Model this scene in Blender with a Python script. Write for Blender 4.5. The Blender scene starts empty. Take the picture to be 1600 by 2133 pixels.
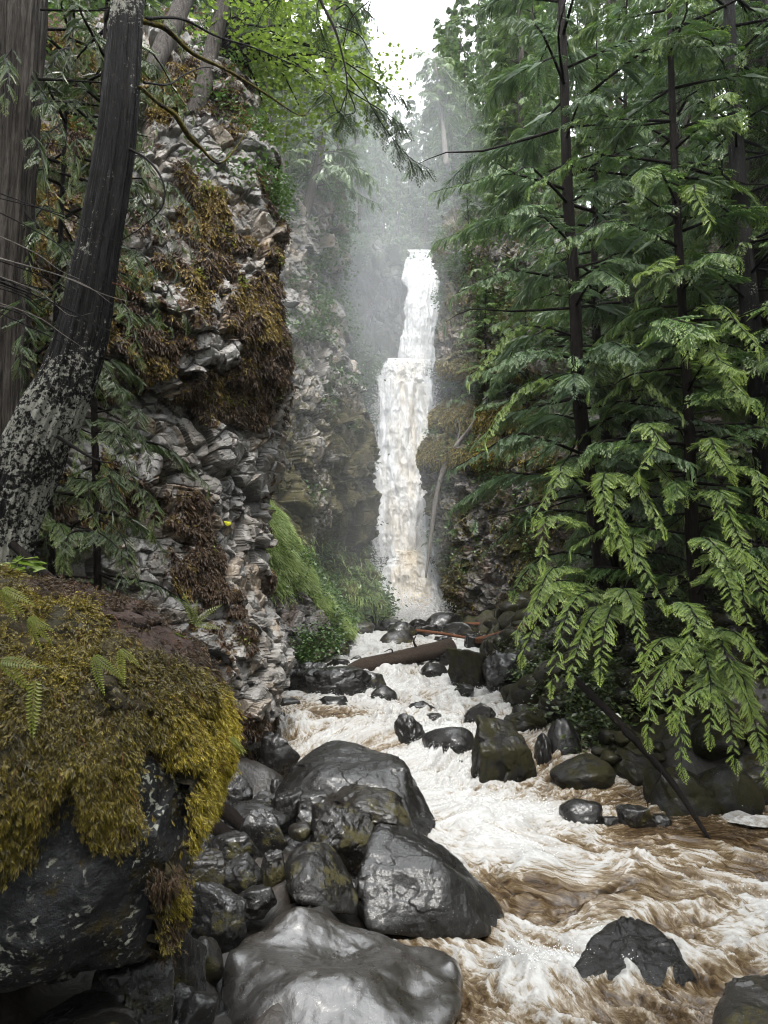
import bpy, bmesh, math
import numpy as np
from mathutils import Vector, Matrix
from mathutils.noise import random_unit_vector

sc = bpy.context.scene
COL = sc.collection
R = math.radians
# ------------------------------------------------------------------ camera
CAMZ = 2.2
PITCH = 6.1
FPX = 1540.4
cam_d = bpy.data.cameras.new('camera')
cam = bpy.data.objects.new('camera', cam_d)
COL.objects.link(cam)
cam.location = (0, 0, CAMZ)
cam.rotation_euler = (R(90 + PITCH), 0, 0)
cam_d.sensor_fit = 'VERTICAL'
cam_d.sensor_height = 36.0
cam_d.lens = 26.0
cam_d.clip_start = 0.05
cam_d.clip_end = 2000
sc.camera = cam
# ------------------------------------------------------------------ world: overcast sky
SUN_EL, SUN_ROT = 56.0, 179.0
w = bpy.data.worlds.new('World')
sc.world = w
w.use_nodes = True
wt = w.node_tree
wt.nodes.clear()
wo = wt.nodes.new('ShaderNodeOutputWorld')
bg = wt.nodes.new('ShaderNodeBackground')
sky = wt.nodes.new('ShaderNodeTexSky')
sky.sky_type = 'NISHITA'
sky.sun_disc = False
sky.sun_elevation = R(SUN_EL)
sky.sun_rotation = R(SUN_ROT)
sky.dust_density = 6.0
hs = wt.nodes.new('ShaderNodeHueSaturation')
hs.inputs['Saturation'].default_value = 0.22
wt.links.new(sky.outputs[0], hs.inputs['Color'])
# overcast luminance: brighter overhead than at the horizon, everywhere the same colour
tc = wt.nodes.new('ShaderNodeTexCoord')
sx = wt.nodes.new('ShaderNodeSeparateXYZ')
wt.links.new(tc.outputs['Generated'], sx.inputs[0])
mr = wt.nodes.new('ShaderNodeMapRange')
mr.inputs['From Min'].default_value = -0.1
mr.inputs['From Max'].default_value = 1.0
mr.inputs['To Min'].default_value = 7.0
mr.inputs['To Max'].default_value = 19.0
wt.links.new(sx.outputs['Z'], mr.inputs['Value'])
cmb = wt.nodes.new('ShaderNodeMix')
cmb.data_type = 'RGBA'
cmb.inputs['Factor'].default_value = 0.75
wt.links.new(hs.outputs[0], cmb.inputs['A'])
vm = wt.nodes.new('ShaderNodeVectorMath')
vm.operation = 'SCALE'
vm.inputs[0].default_value = (0.97, 1.0, 1.03)
wt.links.new(mr.outputs[0], vm.inputs['Scale'])
wt.links.new(vm.outputs[0], cmb.inputs['B'])
wt.links.new(cmb.outputs['Result'], bg.inputs['Color'])
bg.inputs['Strength'].default_value = 0.14
wt.links.new(bg.outputs[0], wo.inputs['Surface'])
# ------------------------------------------------------------------ sun (soft, behind thin cloud)
sun_d = bpy.data.lights.new('sun', 'SUN')
sun_d.energy = 1.5
sun_d.angle = R(14)
sun_d.color = (1.0, 0.96, 0.9)
sun = bpy.data.objects.new('sun', sun_d)
COL.objects.link(sun)
# direction from which light comes: azimuth SUN_ROT clockwise from +Y
sd = Vector((math.sin(R(SUN_ROT)) * math.cos(R(SUN_EL)), math.cos(R(SUN_ROT)) * math.cos(R(SUN_EL)), math.sin(R(SUN_EL))))
sun.rotation_euler = sd.to_track_quat('Z', 'Y').to_euler()
sc.view_settings.view_transform = 'Standard'
sc.view_settings.look = 'None'
sc.view_settings.gamma = 1.0
sc.view_settings.exposure = 1.65
cy = sc.cycles
cy.max_bounces = 6
cy.diffuse_bounces = 4
cy.glossy_bounces = 2
cy.transmission_bounces = 3
cy.transparent_max_bounces = 12
cy.volume_bounces = 2
cy.caustics_reflective = False
cy.caustics_refractive = False
cy.use_denoising = True
cy.denoising_prefilter = 'ACCURATE'
cy.filter_width = 1.05
# ------------------------------------------------------------------ helpers: projection
_cp, _sp = math.cos(R(PITCH)), math.sin(R(PITCH))
def P(px, py, Y):
    """world point at distance Y up the gorge that stands at picture position px, py of the 1600x2133 photo"""
    a = (px - 800) / FPX
    b = (1066.5 - py) / FPX
    dx, dy, dz = a, _cp - b * _sp, _sp + b * _cp
    s = Y / dy
    return np.array([dx * s, Y, CAMZ + dz * s])
# ------------------------------------------------------------------ helpers: numpy noise
def _h(i, j, k, s):
    n = (i * 374761393 + j * 668265263 + k * 2147483647 + s * 1274126177) & 0xFFFFFFFF
    n = ((n ^ (n >> 13)) * 1274126177) & 0xFFFFFFFF
    n = ((n ^ (n >> 16)) * 2246822519) & 0xFFFFFFFF
    n = (n ^ (n >> 15)) & 0xFFFFFFFF
    return n.astype(np.float64) / 4294967295.0
def vnoise(p, seed=0):
    p = np.asarray(p, float) + 1000.0
    f = np.floor(p)
    i = f.astype(np.int64)
    t = p - f
    t = t * t * t * (t * (t * 6 - 15) + 10)
    r = 0
    for dx in (0, 1):
        wx = t[:, 0] if dx else 1 - t[:, 0]
        for dy in (0, 1):
            wy = t[:, 1] if dy else 1 - t[:, 1]
            for dz in (0, 1):
                wz = t[:, 2] if dz else 1 - t[:, 2]
                r = r + wx * wy * wz * _h(i[:, 0] + dx, i[:, 1] + dy, i[:, 2] + dz, seed)
    return r * 2 - 1
def fbm(p, oct=4, seed=0, gain=0.5, lac=2.03):
    p = np.asarray(p, float)
    a, s, r = 1.0, 0.0, 0
    for o in range(oct):
        r = r + a * vnoise(p, seed + o * 17)
        s += a
        a *= gain
        p = p * lac + 3.1
    return r / s * 1.6
def ridged(p, oct=4, seed=0, gain=0.5):
    p = np.asarray(p, float)
    a, s, r = 1.0, 0.0, 0
    for o in range(oct):
        r = r + a * (1 - np.abs(vnoise(p, seed + o * 31)) * 2.2)
        s += a
        a *= gain
        p = p * 2.1 + 5.7
    return r / s
def worley(p, seed=0, jit=0.9):
    """nearest and second nearest jittered cell: F1, F2, vector to the cell, cell randoms (4)"""
    p = np.asarray(p, float) + 1000.0
    f = np.floor(p).astype(np.int64)
    n = len(p)
    F1 = np.full(n, 9.0); F2 = np.full(n, 9.0)
    V = np.zeros((n, 3)); ID = np.zeros((n, 3), np.int64)
    for a in (-1, 0, 1):
        for b in (-1, 0, 1):
            for c in (-1, 0, 1):
                g = f + (a, b, c)
                q = g + 0.5 + jit * (np.stack([_h(g[:, 0], g[:, 1], g[:, 2], seed + k) for k in (1, 2, 3)], 1) - 0.5)
                d = p - q
                D = np.sqrt((d * d).sum(1))
                m = D < F1
                F2 = np.where(m, F1, np.minimum(F2, D))
                F1 = np.where(m, D, F1)
                V[m] = d[m]; ID[m] = g[m]
    rr = np.stack([_h(ID[:, 0], ID[:, 1], ID[:, 2], seed + 50 + k) for k in range(4)], 1)
    return F1, F2, V, rr
def facets(p, scale, seed, off=1.0, tilt=1.0, crack=0.25):
    """broken-rock relief: every block has its own height and its own tilt"""
    F1, F2, V, rr = worley(p / scale, seed)
    h = off * (rr[:, 0] - 0.5) + tilt * (V * (rr[:, 1:4] - 0.5) * 2).sum(1)
    h = h - crack * np.clip(1 - (F2 - F1) / 0.12, 0, 1)
    return h * scale, rr[:, 3]
def sstep(a, b, x):
    t = np.clip((x - a) / (b - a), 0, 1)
    return t * t * (3 - 2 * t)
# ------------------------------------------------------------------ helpers: meshes
def mesh(name, V, F, mat=None, attrs=None, smooth=True):
    V = np.asarray(V, np.float32).reshape(-1, 3)
    F = np.asarray(F, np.int32)
    me = bpy.data.meshes.new(name)
    k = F.shape[1]
    me.vertices.add(len(V)); me.vertices.foreach_set('co', V.ravel())
    me.loops.add(F.size); me.loops.foreach_set('vertex_index', F.ravel())
    me.polygons.add(len(F))
    me.polygons.foreach_set('loop_start', np.arange(0, F.size, k, dtype=np.int32))
    me.polygons.foreach_set('loop_total', np.full(len(F), k, np.int32))
    me.polygons.foreach_set('use_smooth', np.full(len(F), smooth, bool))
    for an, av in (attrs or {}).items():
        a = me.attributes.new(an, 'FLOAT', 'POINT')
        a.data.foreach_set('value', np.asarray(av, np.float32))
    if mat: me.materials.append(mat)
    me.update(calc_edges=True)
    return me
def obj(name, me, parent=None, loc=None):
    o = bpy.data.objects.new(name, me)
    COL.objects.link(o)
    if parent is not None: o.parent = parent
    if loc is not None: o.location = Vector([float(v) for v in loc])
    return o
def tag(o, label=None, cat=None, group=None, kind=None):
    if label: o['label'] = label
    if cat: o['category'] = cat
    if group: o['group'] = group
    if kind: o['kind'] = kind
    return o
def thing(name, loc, label, cat, group=None):
    o = obj(name, None, None, loc)
    return tag(o, label, cat, group)
def gridfaces(nr, nc, close=False):
    r = np.arange(nr - 1)[:, None]
    c = np.arange(nc if close else nc - 1)[None, :]
    c1 = (c + 1) % nc
    return np.stack([r * nc + c, r * nc + c1, (r + 1) * nc + c1, (r + 1) * nc + c], -1).reshape(-1, 4)
def cat(parts):
    """join (V, F, {attr}) pieces"""
    Vs, Fs, As, b = [], [], {}, 0
    for q in parts:
        V, F = q[0], q[1]
        Vs.append(V); Fs.append(np.asarray(F) + b); b += len(V)
        for k, v in (q[2] if len(q) > 2 else {}).items():
            As.setdefault(k, []).append(v)
    return np.concatenate(Vs), np.concatenate(Fs), {k: np.concatenate(v) for k, v in As.items()}
def nrm(v):
    v = np.asarray(v, float)
    return v / np.maximum(np.linalg.norm(v, axis=-1, keepdims=True), 1e-9)
def resample(pts, n):
    """Catmull-Rom through the points, n samples"""
    pts = np.asarray(pts, float)
    k = len(pts)
    if k == 2:
        t = np.linspace(0, 1, n)[:, None]
        return pts[0] * (1 - t) + pts[1] * t
    q = np.vstack([2 * pts[0] - pts[1], pts, 2 * pts[-1] - pts[-2]])
    u = np.linspace(0, k - 1 - 1e-6, n)
    i = np.floor(u).astype(int); t = (u - i)[:, None]
    a, b, c, d = q[i], q[i + 1], q[i + 2], q[i + 3]
    return 0.5 * (2 * b + (c - a) * t + (2 * a - 5 * b + 4 * c - d) * t ** 2 + (3 * b - a - 3 * c + d) * t ** 3)
def tube(pts, rad, nseg=8, n=None, bark=0.0, seed=0, cap=True, stretch=6.0, fq=6):
    """tapering limb along pts; bark = depth of long furrows as a share of the radius"""
    pts = np.asarray(pts, float); rad = np.asarray(rad, float)
    n = n or len(pts)
    if rad.ndim == 0: rad = np.full(len(pts), float(rad))
    C = resample(pts, n)
    r = np.interp(np.linspace(0, 1, n), np.linspace(0, 1, len(rad)), rad)
    T = nrm(np.gradient(C, axis=0))
    ref = np.array([0.31, 0.95, 0.05]) if abs(T[:, 1]).mean() < 0.8 else np.array([1.0, 0.05, 0.1])
    A = nrm(np.cross(T, ref)); B = np.cross(T, A)
    th = np.linspace(0, 2 * np.pi, nseg, endpoint=False)
    rr = np.repeat(r[:, None], nseg, 1)
    if bark:
        L = np.concatenate([[0], np.cumsum(np.linalg.norm(np.diff(C, axis=0), axis=1))])
        R0 = max(r.mean(), 1e-3)
        q = np.stack([np.cos(th)[None, :] * fq + 0 * L[:, None], np.sin(th)[None, :] * fq + 0 * L[:, None], L[:, None] / R0 / stretch * 3 + 0 * th[None, :]], -1).reshape(-1, 3)
        h = ridged(q, 4, seed) * 0.6 + fbm(q * [0.35, 0.35, 0.3], 3, seed + 5) * 0.9
        rr = rr * (1 + bark * h.reshape(n, nseg))
    V = C[:, None, :] + rr[..., None] * (np.cos(th)[None, :, None] * A[:, None, :] + np.sin(th)[None, :, None] * B[:, None, :])
    V = V.reshape(-1, 3); F = gridfaces(n, nseg, True)
    if cap:
        V = np.vstack([V, C[0] - T[0] * r[0] * 0.3, C[-1] + T[-1] * r[-1] * 0.5])
        j = np.arange(nseg); k = (j + 1) % nseg
        c0, c1 = len(V) - 2, len(V) - 1
        F = np.vstack([F, np.stack([k, j, np.full(nseg, c0), np.full(nseg, c0)], 1)[:, [0, 1, 2, 2]], np.stack([(n - 1) * nseg + j, (n - 1) * nseg + k, np.full(nseg, c1), np.full(nseg, c1)], 1)])
    return V, F
def tri(F):
    """quads -> triangles, dropping the collapsed ones of caps"""
    F = np.asarray(F)
    if F.shape[1] == 3: return F
    T = np.vstack([F[:, [0, 1, 2]], F[:, [0, 2, 3]]])
    ok = (T[:, 0] != T[:, 1]) & (T[:, 1] != T[:, 2]) & (T[:, 0] != T[:, 2])
    return T[ok]
def normals_grid(V, nr, nc):
    G = V.reshape(nr, nc, 3)
    return nrm(np.cross(np.gradient(G, axis=1), np.gradient(G, axis=0))).reshape(-1, 3)
# ------------------------------------------------------------------ helpers: materials
class NT:
    def __init__(s, name):
        s.m = bpy.data.materials.new(name)
        s.m.use_nodes = True
        s.t = s.m.node_tree
        s.t.nodes.clear()
        s.out = s.t.nodes.new('ShaderNodeOutputMaterial')
        s.oc = s.n('ShaderNodeTexCoord').outputs['Object']
    def n(s, ty, ins=None, **pr):
        nd = s.t.nodes.new(ty)
        for k, v in pr.items(): setattr(nd, k, v)
        for k, v in (ins or {}).items(): s.set(nd.inputs[k], v)
        return nd
    def set(s, sock, v):
        if isinstance(v, bpy.types.NodeSocket): s.t.links.new(v, sock)
        elif isinstance(v, (tuple, list)) and len(v) == 3 and sock.type == 'RGBA': sock.default_value = (*v, 1)
        else: sock.default_value = v
    def noise(s, scale, detail=4, rough=0.55, dist=0.0, vec=None, col=False):
        nd = s.n('ShaderNodeTexNoise', {'Vector': vec or s.oc, 'Scale': scale, 'Detail': detail, 'Roughness': rough, 'Distortion': dist})
        return nd.outputs['Color' if col else 'Fac']
    def vor(s, scale, feature='F1', out='Distance', vec=None, rnd=1.0):
        return s.n('ShaderNodeTexVoronoi', {'Vector': vec or s.oc, 'Scale': scale, 'Randomness': rnd}, feature=feature).outputs[out]
    def mapv(s, sc_=(1, 1, 1), rot=(0, 0, 0), vec=None):
        return s.n('ShaderNodeMapping', {'Vector': vec or s.oc, 'Scale': sc_, 'Rotation': rot}).outputs[0]
    def ramp(s, fac, stops, interp='LINEAR'):
        nd = s.n('ShaderNodeValToRGB', {'Fac': fac})
        cr = nd.color_ramp
        cr.interpolation = interp
        while len(cr.elements) > 1: cr.elements.remove(cr.elements[-1])
        for k, (p, c) in enumerate(stops):
            e = cr.elements[0] if k == 0 else cr.elements.new(p)
            e.position = p
            e.color = (c, c, c, 1) if isinstance(c, (int, float)) else (*c, 1)
        return nd.outputs['Color']
    def mix(s, f, a, b, mode='MIX'):
        nd = s.n('ShaderNodeMix', data_type='RGBA', blend_type=mode)
        s.set(nd.inputs['Factor'], f)
        for k, v in (('A', a), ('B', b)):
            s.set(nd.inputs[6 if k == 'A' else 7], v if not isinstance(v, (int, float)) else (v, v, v))
        return nd.outputs[2]
    def math(s, op, a, b=0.0, clamp=False):
        nd = s.n('ShaderNodeMath', operation=op, use_clamp=clamp)
        s.set(nd.inputs[0], a); s.set(nd.inputs[1], b)
        return nd.outputs[0]
    def mr(s, v, a, b, c=0.0, d=1.0):
        return s.n('ShaderNodeMapRange', {'Value': v, 'From Min': a, 'From Max': b, 'To Min': c, 'To Max': d}).outputs[0]
    def attr(s, name):
        return s.n('ShaderNodeAttribute', attribute_name=name).outputs['Fac']
    def bump(s, h, strength=0.5, dist=0.02, normal=None):
        i = {'Height': h, 'Strength': strength, 'Distance': dist}
        if normal is not None: i['Normal'] = normal
        return s.n('ShaderNodeBump', i).outputs[0]
    def bsdf(s, **k):
        ins = {kk.replace('_', ' '): v for kk, v in k.items()}
        return s.n('ShaderNodeBsdfPrincipled', ins).outputs[0]
    def done(s, surf=None, vol=None):
        if surf is not None: s.t.links.new(surf, s.out.inputs['Surface'])
        if vol is not None: s.t.links.new(vol, s.out.inputs['Volume'])
        return s.m

def up_mask(T, lo, hi):
    nz = T.n('ShaderNodeSeparateXYZ', {0: T.n('ShaderNodeNewGeometry').outputs['Normal']}).outputs['Z']
    return T.mr(nz, lo, hi)

def m_cliff(name, g1, g2, warm, moss_a, moss_b, moss_c, fine=30, lich=0.5, facet=7.0):
    T = NT(name)
    moss = T.attr('moss'); tone = T.attr('tone')
    n1 = T.noise(2.2, 6, 0.6); n2 = T.noise(fine, 8, 0.65); n3 = T.noise(0.9, 3)
    base = T.mix(T.mr(n1, 0.35, 0.65), g1, g2)
    base = T.mix(T.mr(tone, 0.55, 0.9), base, warm)
    base = T.mix(T.mr(T.noise(1.6, 5, 0.65, 0.5, T.mapv((1, 1, 0.35))), 0.52, 0.68, 0, 0.6), base, tuple(c * 0.42 for c in warm))
    base = T.mix(T.mr(n2, 0.3, 0.7, 0.0, 0.55), base, tuple(c * 0.35 for c in g1))
    cell = T.n('ShaderNodeRGBToBW', {0: T.vor(facet, 'F1', 'Color')}).outputs[0]
    base = T.mix(0.38, base, T.mix(1.0, base, cell, 'OVERLAY'))
    # pale crust lichen
    l = T.math('MULTIPLY', T.mr(T.noise(60, 3, 0.6), 0.6, 0.66), T.mr(T.noise(3.3, 3), 0.47, 0.6))
    base = T.mix(T.math('MULTIPLY', l, lich), base, (0.5, 0.5, 0.46))
    mc = T.mix(T.mr(T.noise(3.0, 4, 0.6), 0.38, 0.62), moss_a, moss_b)
    mc = T.mix(T.mr(T.noise(6.5, 5, 0.65), 0.52, 0.7), mc, moss_c)
    mc = T.mix(T.mr(T.noise(70, 5, 0.7), 0.35, 0.65, 0.0, 0.7), mc, tuple(c * 0.25 for c in moss_b))
    mk = T.math('ADD', moss, T.mr(T.noise(9, 6, 0.7), 0.3, 0.7, -0.35, 0.35))
    mk = T.mr(mk, 0.42, 0.58)
    col = T.mix(mk, base, mc)
    hgt = T.math('ADD', T.noise(11, 8, 0.62), T.math('MULTIPLY', T.vor(16, 'DISTANCE_TO_EDGE'), 0.5))
    hm = T.math('MULTIPLY', T.noise(90, 6, 0.75), 1.4)
    hh = T.n('ShaderNodeMix', {0: mk, 2: hgt, 3: hm}, data_type='FLOAT').outputs[0]
    b = T.bump(hh, T.mr(mk, 0, 1, 0.4, 0.85), 0.045)
    rough = T.mr(mk, 0, 1, 0.5, 0.95)
    return T.done(T.bsdf(Base_Color=col, Roughness=rough, Normal=b))

def m_wet(name, c1, c2, rough=0.28, pit=0.4, moss=0.0, lichen=0.0, fine=1.0, mcol=(0.075, 0.065, 0.012), spec=0.5, rs=0.35, bd=0.035, bs=0.6, cr=0.10, cb=0.3, cw=1.5):
    T = NT(name)
    n1 = T.noise(3.0, 5, 0.6)
    col = T.mix(T.mr(n1, 0.35, 0.65), c1, c2)
    col = T.mix(T.mr(T.noise(45 * fine, 6, 0.7), 0.38, 0.62, 0, 0.75), col, tuple(c * 0.35 for c in c1))
    col = T.mix(T.mr(T.noise(22 * fine, 6, 0.7), 0.55, 0.7, 0, 0.55), col, tuple(c * 2.2 for c in c1))
    # glassy crystals / pale specks
    sp = T.mr(T.vor(62 * fine, 'F1'), 0.17, 0.10)
    sp = T.math('MULTIPLY', sp, T.mr(T.noise(7, 3), 0.5, 0.62))
    col = T.mix(T.math('MULTIPLY', sp, 0.8), col, (0.4, 0.4, 0.36))
    if lichen:
        l = T.math('MULTIPLY', T.mr(T.noise(38, 5, 0.62, 0.4), 0.56, 0.6), T.mr(T.noise(3.6, 4, 0.6), 0.47, 0.54))
        col = T.mix(T.math('MULTIPLY', l, lichen), col, (0.42, 0.43, 0.36))
    pits = T.mr(T.vor(34 * fine, 'F1'), 0.05, 0.28)
    pm = T.mr(T.noise(4, 3), 0.48, 0.6)
    h1 = T.math('MULTIPLY', T.math('MULTIPLY', pits, pm), pit)
    h = T.math('ADD', T.math('ADD', T.noise(10, 8, 0.68), T.math('MULTIPLY', T.noise(70 * fine, 5, 0.7), 0.28)), h1)
    b = T.bump(h, bs, bd)
    rg = T.mr(T.noise(6, 4, 0.6), 0.3, 0.7, rough * 0.6, rough + 0.15)
    if moss:
        mk = T.math('ADD', T.noise(4.5, 6, 0.65), T.math('MULTIPLY', T.noise(30, 5, 0.7), 0.3))
        mk = T.mr(mk, 0.76 - moss * 0.2, 0.84 - moss * 0.2)
        mc = T.mix(T.mr(T.noise(80, 4, 0.7), 0.3, 0.7), mcol, tuple(c * 0.3 for c in mcol))
        col = T.mix(mk, col, mc)
        rg = T.math('ADD', rg, T.math('MULTIPLY', mk, 0.5), True)
    return T.done(T.bsdf(Base_Color=col, Roughness=rg, Normal=b, Specular_IOR_Level=spec * 0.7, Coat_Weight=rs * cw, Coat_Roughness=cr, Coat_Normal=T.bump(T.noise(26, 5, 0.6), cb, 0.02)))

def m_leaf(name, dark, mid, tip, trans=0.35, rough=0.4, hue=0.0):
    T = NT(name)
    a = T.attr('tip'); r = T.attr('rnd')
    c = T.mix(r, dark, mid)
    c = T.mix(T.math('MULTIPLY', T.mr(a, 0.45, 1.0), T.mr(r, 0.1, 0.9, 0.35, 1.0)), c, tip)
    oi = T.n('ShaderNodeObjectInfo').outputs['Random']
    c = T.mix(T.mr(oi, 0, 1, 0.0, 0.28), c, tuple(0.5 * (x + max(dark)) * 0.9 for x in dark))
    p = T.bsdf(Base_Color=c, Roughness=rough, Specular_IOR_Level=0.75)
    tr = T.n('ShaderNodeBsdfTranslucent', {'Color': T.mix(1.0, c, (0.9, 1.0, 0.5), 'MULTIPLY')}).outputs[0]
    return T.done(T.n('ShaderNodeMixShader', {0: trans, 1: p, 2: tr}).outputs[0])

def m_bark(name, c1, c2, lichen=0.0, lcol=(0.38, 0.4, 0.33), zs=0.12, wet=0.6, moss=0.0, scale=1.0):
    T = NT(name)
    v = T.mapv((1, 1, zs))
    n = T.noise(40 * scale, 8, 0.72, 0.5, v)
    col = T.mix(T.mr(n, 0.35, 0.65), c1, c2)
    if lichen:
        l = T.math('ADD', T.math('MULTIPLY', T.noise(38 * scale, 6, 0.75, 0.4), 0.75), T.math('MULTIPLY', T.noise(3.0 * scale, 3), 0.42))
        la = T.attr('lichen')
        l = T.math('ADD', l, T.math('MULTIPLY', la, 0.105))
        l = T.mr(l, 0.675, 0.705)
        col = T.mix(T.math('MULTIPLY', l, lichen), col, T.mix(T.noise(60, 2), lcol, tuple(min(1, x * 1.6) for x in lcol)))
    if moss:
        mk = T.mr(T.noise(9 * scale, 6, 0.7), 0.62 - 0.25 * moss, 0.68 - 0.25 * moss)
        col = T.mix(mk, col, (0.09, 0.075, 0.015))
    b = T.bump(T.math('ADD', n, T.math('MULTIPLY', T.noise(120 * scale, 4, 0.6, 0, v), 0.4)), 1.0, 0.03)
    return T.done(T.bsdf(Base_Color=col, Roughness=wet, Normal=b, Specular_IOR_Level=0.08))
# ------------------------------------------------------------------ materials
M = {}
M['cliffA'] = m_cliff('weathered_basalt', (0.235, 0.225, 0.21), (0.105, 0.101, 0.096), (0.24, 0.18, 0.12), (0.085, 0.036, 0.010), (0.035, 0.018, 0.007), (0.22, 0.145, 0.014), lich=0.55, facet=6)
M['cliffB'] = m_cliff('misty_basalt', (0.22, 0.212, 0.198), (0.14, 0.134, 0.125), (0.27, 0.21, 0.15), (0.095, 0.085, 0.024), (0.065, 0.05, 0.018), (0.16, 0.135, 0.03), lich=0.15, facet=3)
M['cliffC'] = m_cliff('mossy_basalt', (0.15, 0.14, 0.13), (0.07, 0.066, 0.06), (0.22, 0.15, 0.12), (0.085, 0.08, 0.014), (0.055, 0.05, 0.012), (0.15, 0.125, 0.02), lich=0.2, facet=4)
M['cliffD'] = m_cliff('dark_basalt', (0.085, 0.085, 0.085), (0.045, 0.046, 0.046), (0.09, 0.075, 0.06), (0.05, 0.07, 0.02), (0.035, 0.05, 0.018), (0.07, 0.085, 0.025), lich=0.1, facet=3)
M['ground'] = m_cliff('forest_floor', (0.022, 0.018, 0.014), (0.012, 0.010, 0.008), (0.03, 0.022, 0.015), (0.05, 0.05, 0.012), (0.03, 0.032, 0.01), (0.09, 0.08, 0.015), lich=0.05, facet=5)
M['flat'] = m_wet('polished_wet_basalt', (0.026, 0.021, 0.016), (0.015, 0.0125, 0.010), rough=0.30, pit=0.05, fine=1.3, spec=1.0, rs=0.62, bs=0.35, cr=0.17, cb=0.25, cw=1.35)
M['wet'] = m_wet('wet_basalt', (0.010, 0.009, 0.008), (0.005, 0.0045, 0.004), rough=0.34, pit=0.25, spec=0.45, moss=0.0, rs=0.3)
M['wetter'] = m_wet('streaming_wet_basalt', (0.016, 0.0145, 0.0135), (0.009, 0.0085, 0.008), rough=0.3, pit=0.8, spec=0.4, rs=0.3, bd=0.08, bs=0.9, cw=0.7)
M['pitted'] = m_wet('pitted_wet_basalt', (0.011, 0.0095, 0.008), (0.006, 0.005, 0.0045), rough=0.36, pit=1.3, moss=0.5, fine=0.8, mcol=(0.05, 0.042, 0.008), rs=0.25)
M['brown'] = m_wet('brown_wet_basalt', (0.016, 0.013, 0.010), (0.008, 0.0065, 0.005), rough=0.36, pit=0.3, moss=0.4, mcol=(0.045, 0.038, 0.008), rs=0.25)
M['mossrock'] = m_wet('mossy_wet_basalt', (0.010, 0.009, 0.008), (0.006, 0.0055, 0.005), rough=0.45, pit=0.3, moss=0.9, mcol=(0.022, 0.02, 0.005), rs=0.1, spec=0.3)
M['greyrock'] = m_wet('grey_wet_basalt', (0.018, 0.017, 0.016), (0.008, 0.0075, 0.007), rough=0.34, pit=0.3, moss=0.2, rs=0.35)
M['lichenrock'] = m_wet('lichened_basalt', (0.026, 0.027, 0.030), (0.012, 0.0125, 0.014), rough=0.5, pit=0.2, lichen=1.0, moss=0.2, rs=0.1, mcol=(0.06, 0.045, 0.008), bd=0.06)
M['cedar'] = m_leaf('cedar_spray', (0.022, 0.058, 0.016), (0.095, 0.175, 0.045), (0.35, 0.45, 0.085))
M['cedar_blue'] = m_leaf('cedar_spray_bluish', (0.034, 0.072, 0.034), (0.125, 0.215, 0.10), (0.31, 0.42, 0.16))  # paler, bluer green than the plain cedar sprays
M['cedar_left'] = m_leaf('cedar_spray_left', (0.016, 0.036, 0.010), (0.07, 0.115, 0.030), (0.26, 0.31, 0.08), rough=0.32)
M['fir'] = m_leaf('fir_needles', (0.055, 0.10, 0.04), (0.13, 0.20, 0.075), (0.22, 0.31, 0.11))
M['fir_light'] = m_leaf('fir_needles_light', (0.06, 0.105, 0.035), (0.12, 0.185, 0.05), (0.2, 0.28, 0.08))
M['maple'] = m_leaf('maple_leaves', (0.11, 0.165, 0.035), (0.19, 0.26, 0.06), (0.30, 0.37, 0.10), trans=0.4)
M['bush'] = m_leaf('bush_leaves', (0.035, 0.08, 0.02), (0.08, 0.15, 0.035), (0.14, 0.22, 0.05), trans=0.3)
M['grass'] = m_leaf('grass_blades', (0.11, 0.17, 0.035), (0.22, 0.31, 0.07), (0.36, 0.44, 0.12), trans=0.3, rough=0.5)
M['fern'] = m_leaf('fern_fronds', (0.10, 0.14, 0.015), (0.20, 0.22, 0.03), (0.34, 0.34, 0.06), trans=0.4)
M['moss'] = m_leaf('moss_shoots', (0.035, 0.026, 0.004), (0.15, 0.105, 0.009), (0.50, 0.40, 0.025), trans=0.3, rough=0.6)
M['moss_rust'] = m_leaf('moss_rust_shoots', (0.020, 0.010, 0.004), (0.065, 0.030, 0.010), (0.14, 0.075, 0.012), trans=0.25, rough=0.7)
M['moss_gold'] = m_leaf('moss_gold_shoots', (0.05, 0.028, 0.004), (0.20, 0.125, 0.011), (0.44, 0.31, 0.022), trans=0.3, rough=0.7)
M['bark_dark'] = m_bark('dark_furrowed_bark', (0.005, 0.0045, 0.0045), (0.016, 0.015, 0.015), lichen=0.9, lcol=(0.22, 0.22, 0.19), wet=0.5)
M['bark_brown'] = m_bark('fibrous_cedar_bark', (0.014, 0.012, 0.0105), (0.080, 0.070, 0.062), lichen=0.4, lcol=(0.2, 0.2, 0.18), zs=0.07, wet=0.75)
M['bark'] = m_bark('wet_black_bark', (0.005, 0.004, 0.0035), (0.016, 0.012, 0.010), zs=0.2)
M['bark_far'] = m_bark('grey_bark', (0.045, 0.04, 0.034), (0.11, 0.098, 0.086), zs=0.2, wet=0.8)
M['bark_moss'] = m_bark('mossy_bark', (0.02, 0.016, 0.012), (0.05, 0.04, 0.03), moss=0.7, zs=0.4, wet=0.8)
M['log'] = m_bark('bleached_log', (0.012, 0.009, 0.007), (0.062, 0.046, 0.036), zs=1, wet=0.45)
M['redwood'] = m_bark('red_wood', (0.06, 0.026, 0.015), (0.17, 0.075, 0.04), zs=1, wet=0.55)
M['twig'] = m_bark('twig_bark', (0.005, 0.0045, 0.004), (0.014, 0.011, 0.010), zs=1, wet=0.6)
M['twig_pale'] = m_bark('pale_twig', (0.1, 0.09, 0.08), (0.22, 0.2, 0.18), zs=1, wet=0.6)
M['lichen'] = m_bark('yellow_lichen', (0.35, 0.36, 0.02), (0.5, 0.48, 0.05), zs=1, wet=0.9)

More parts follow.
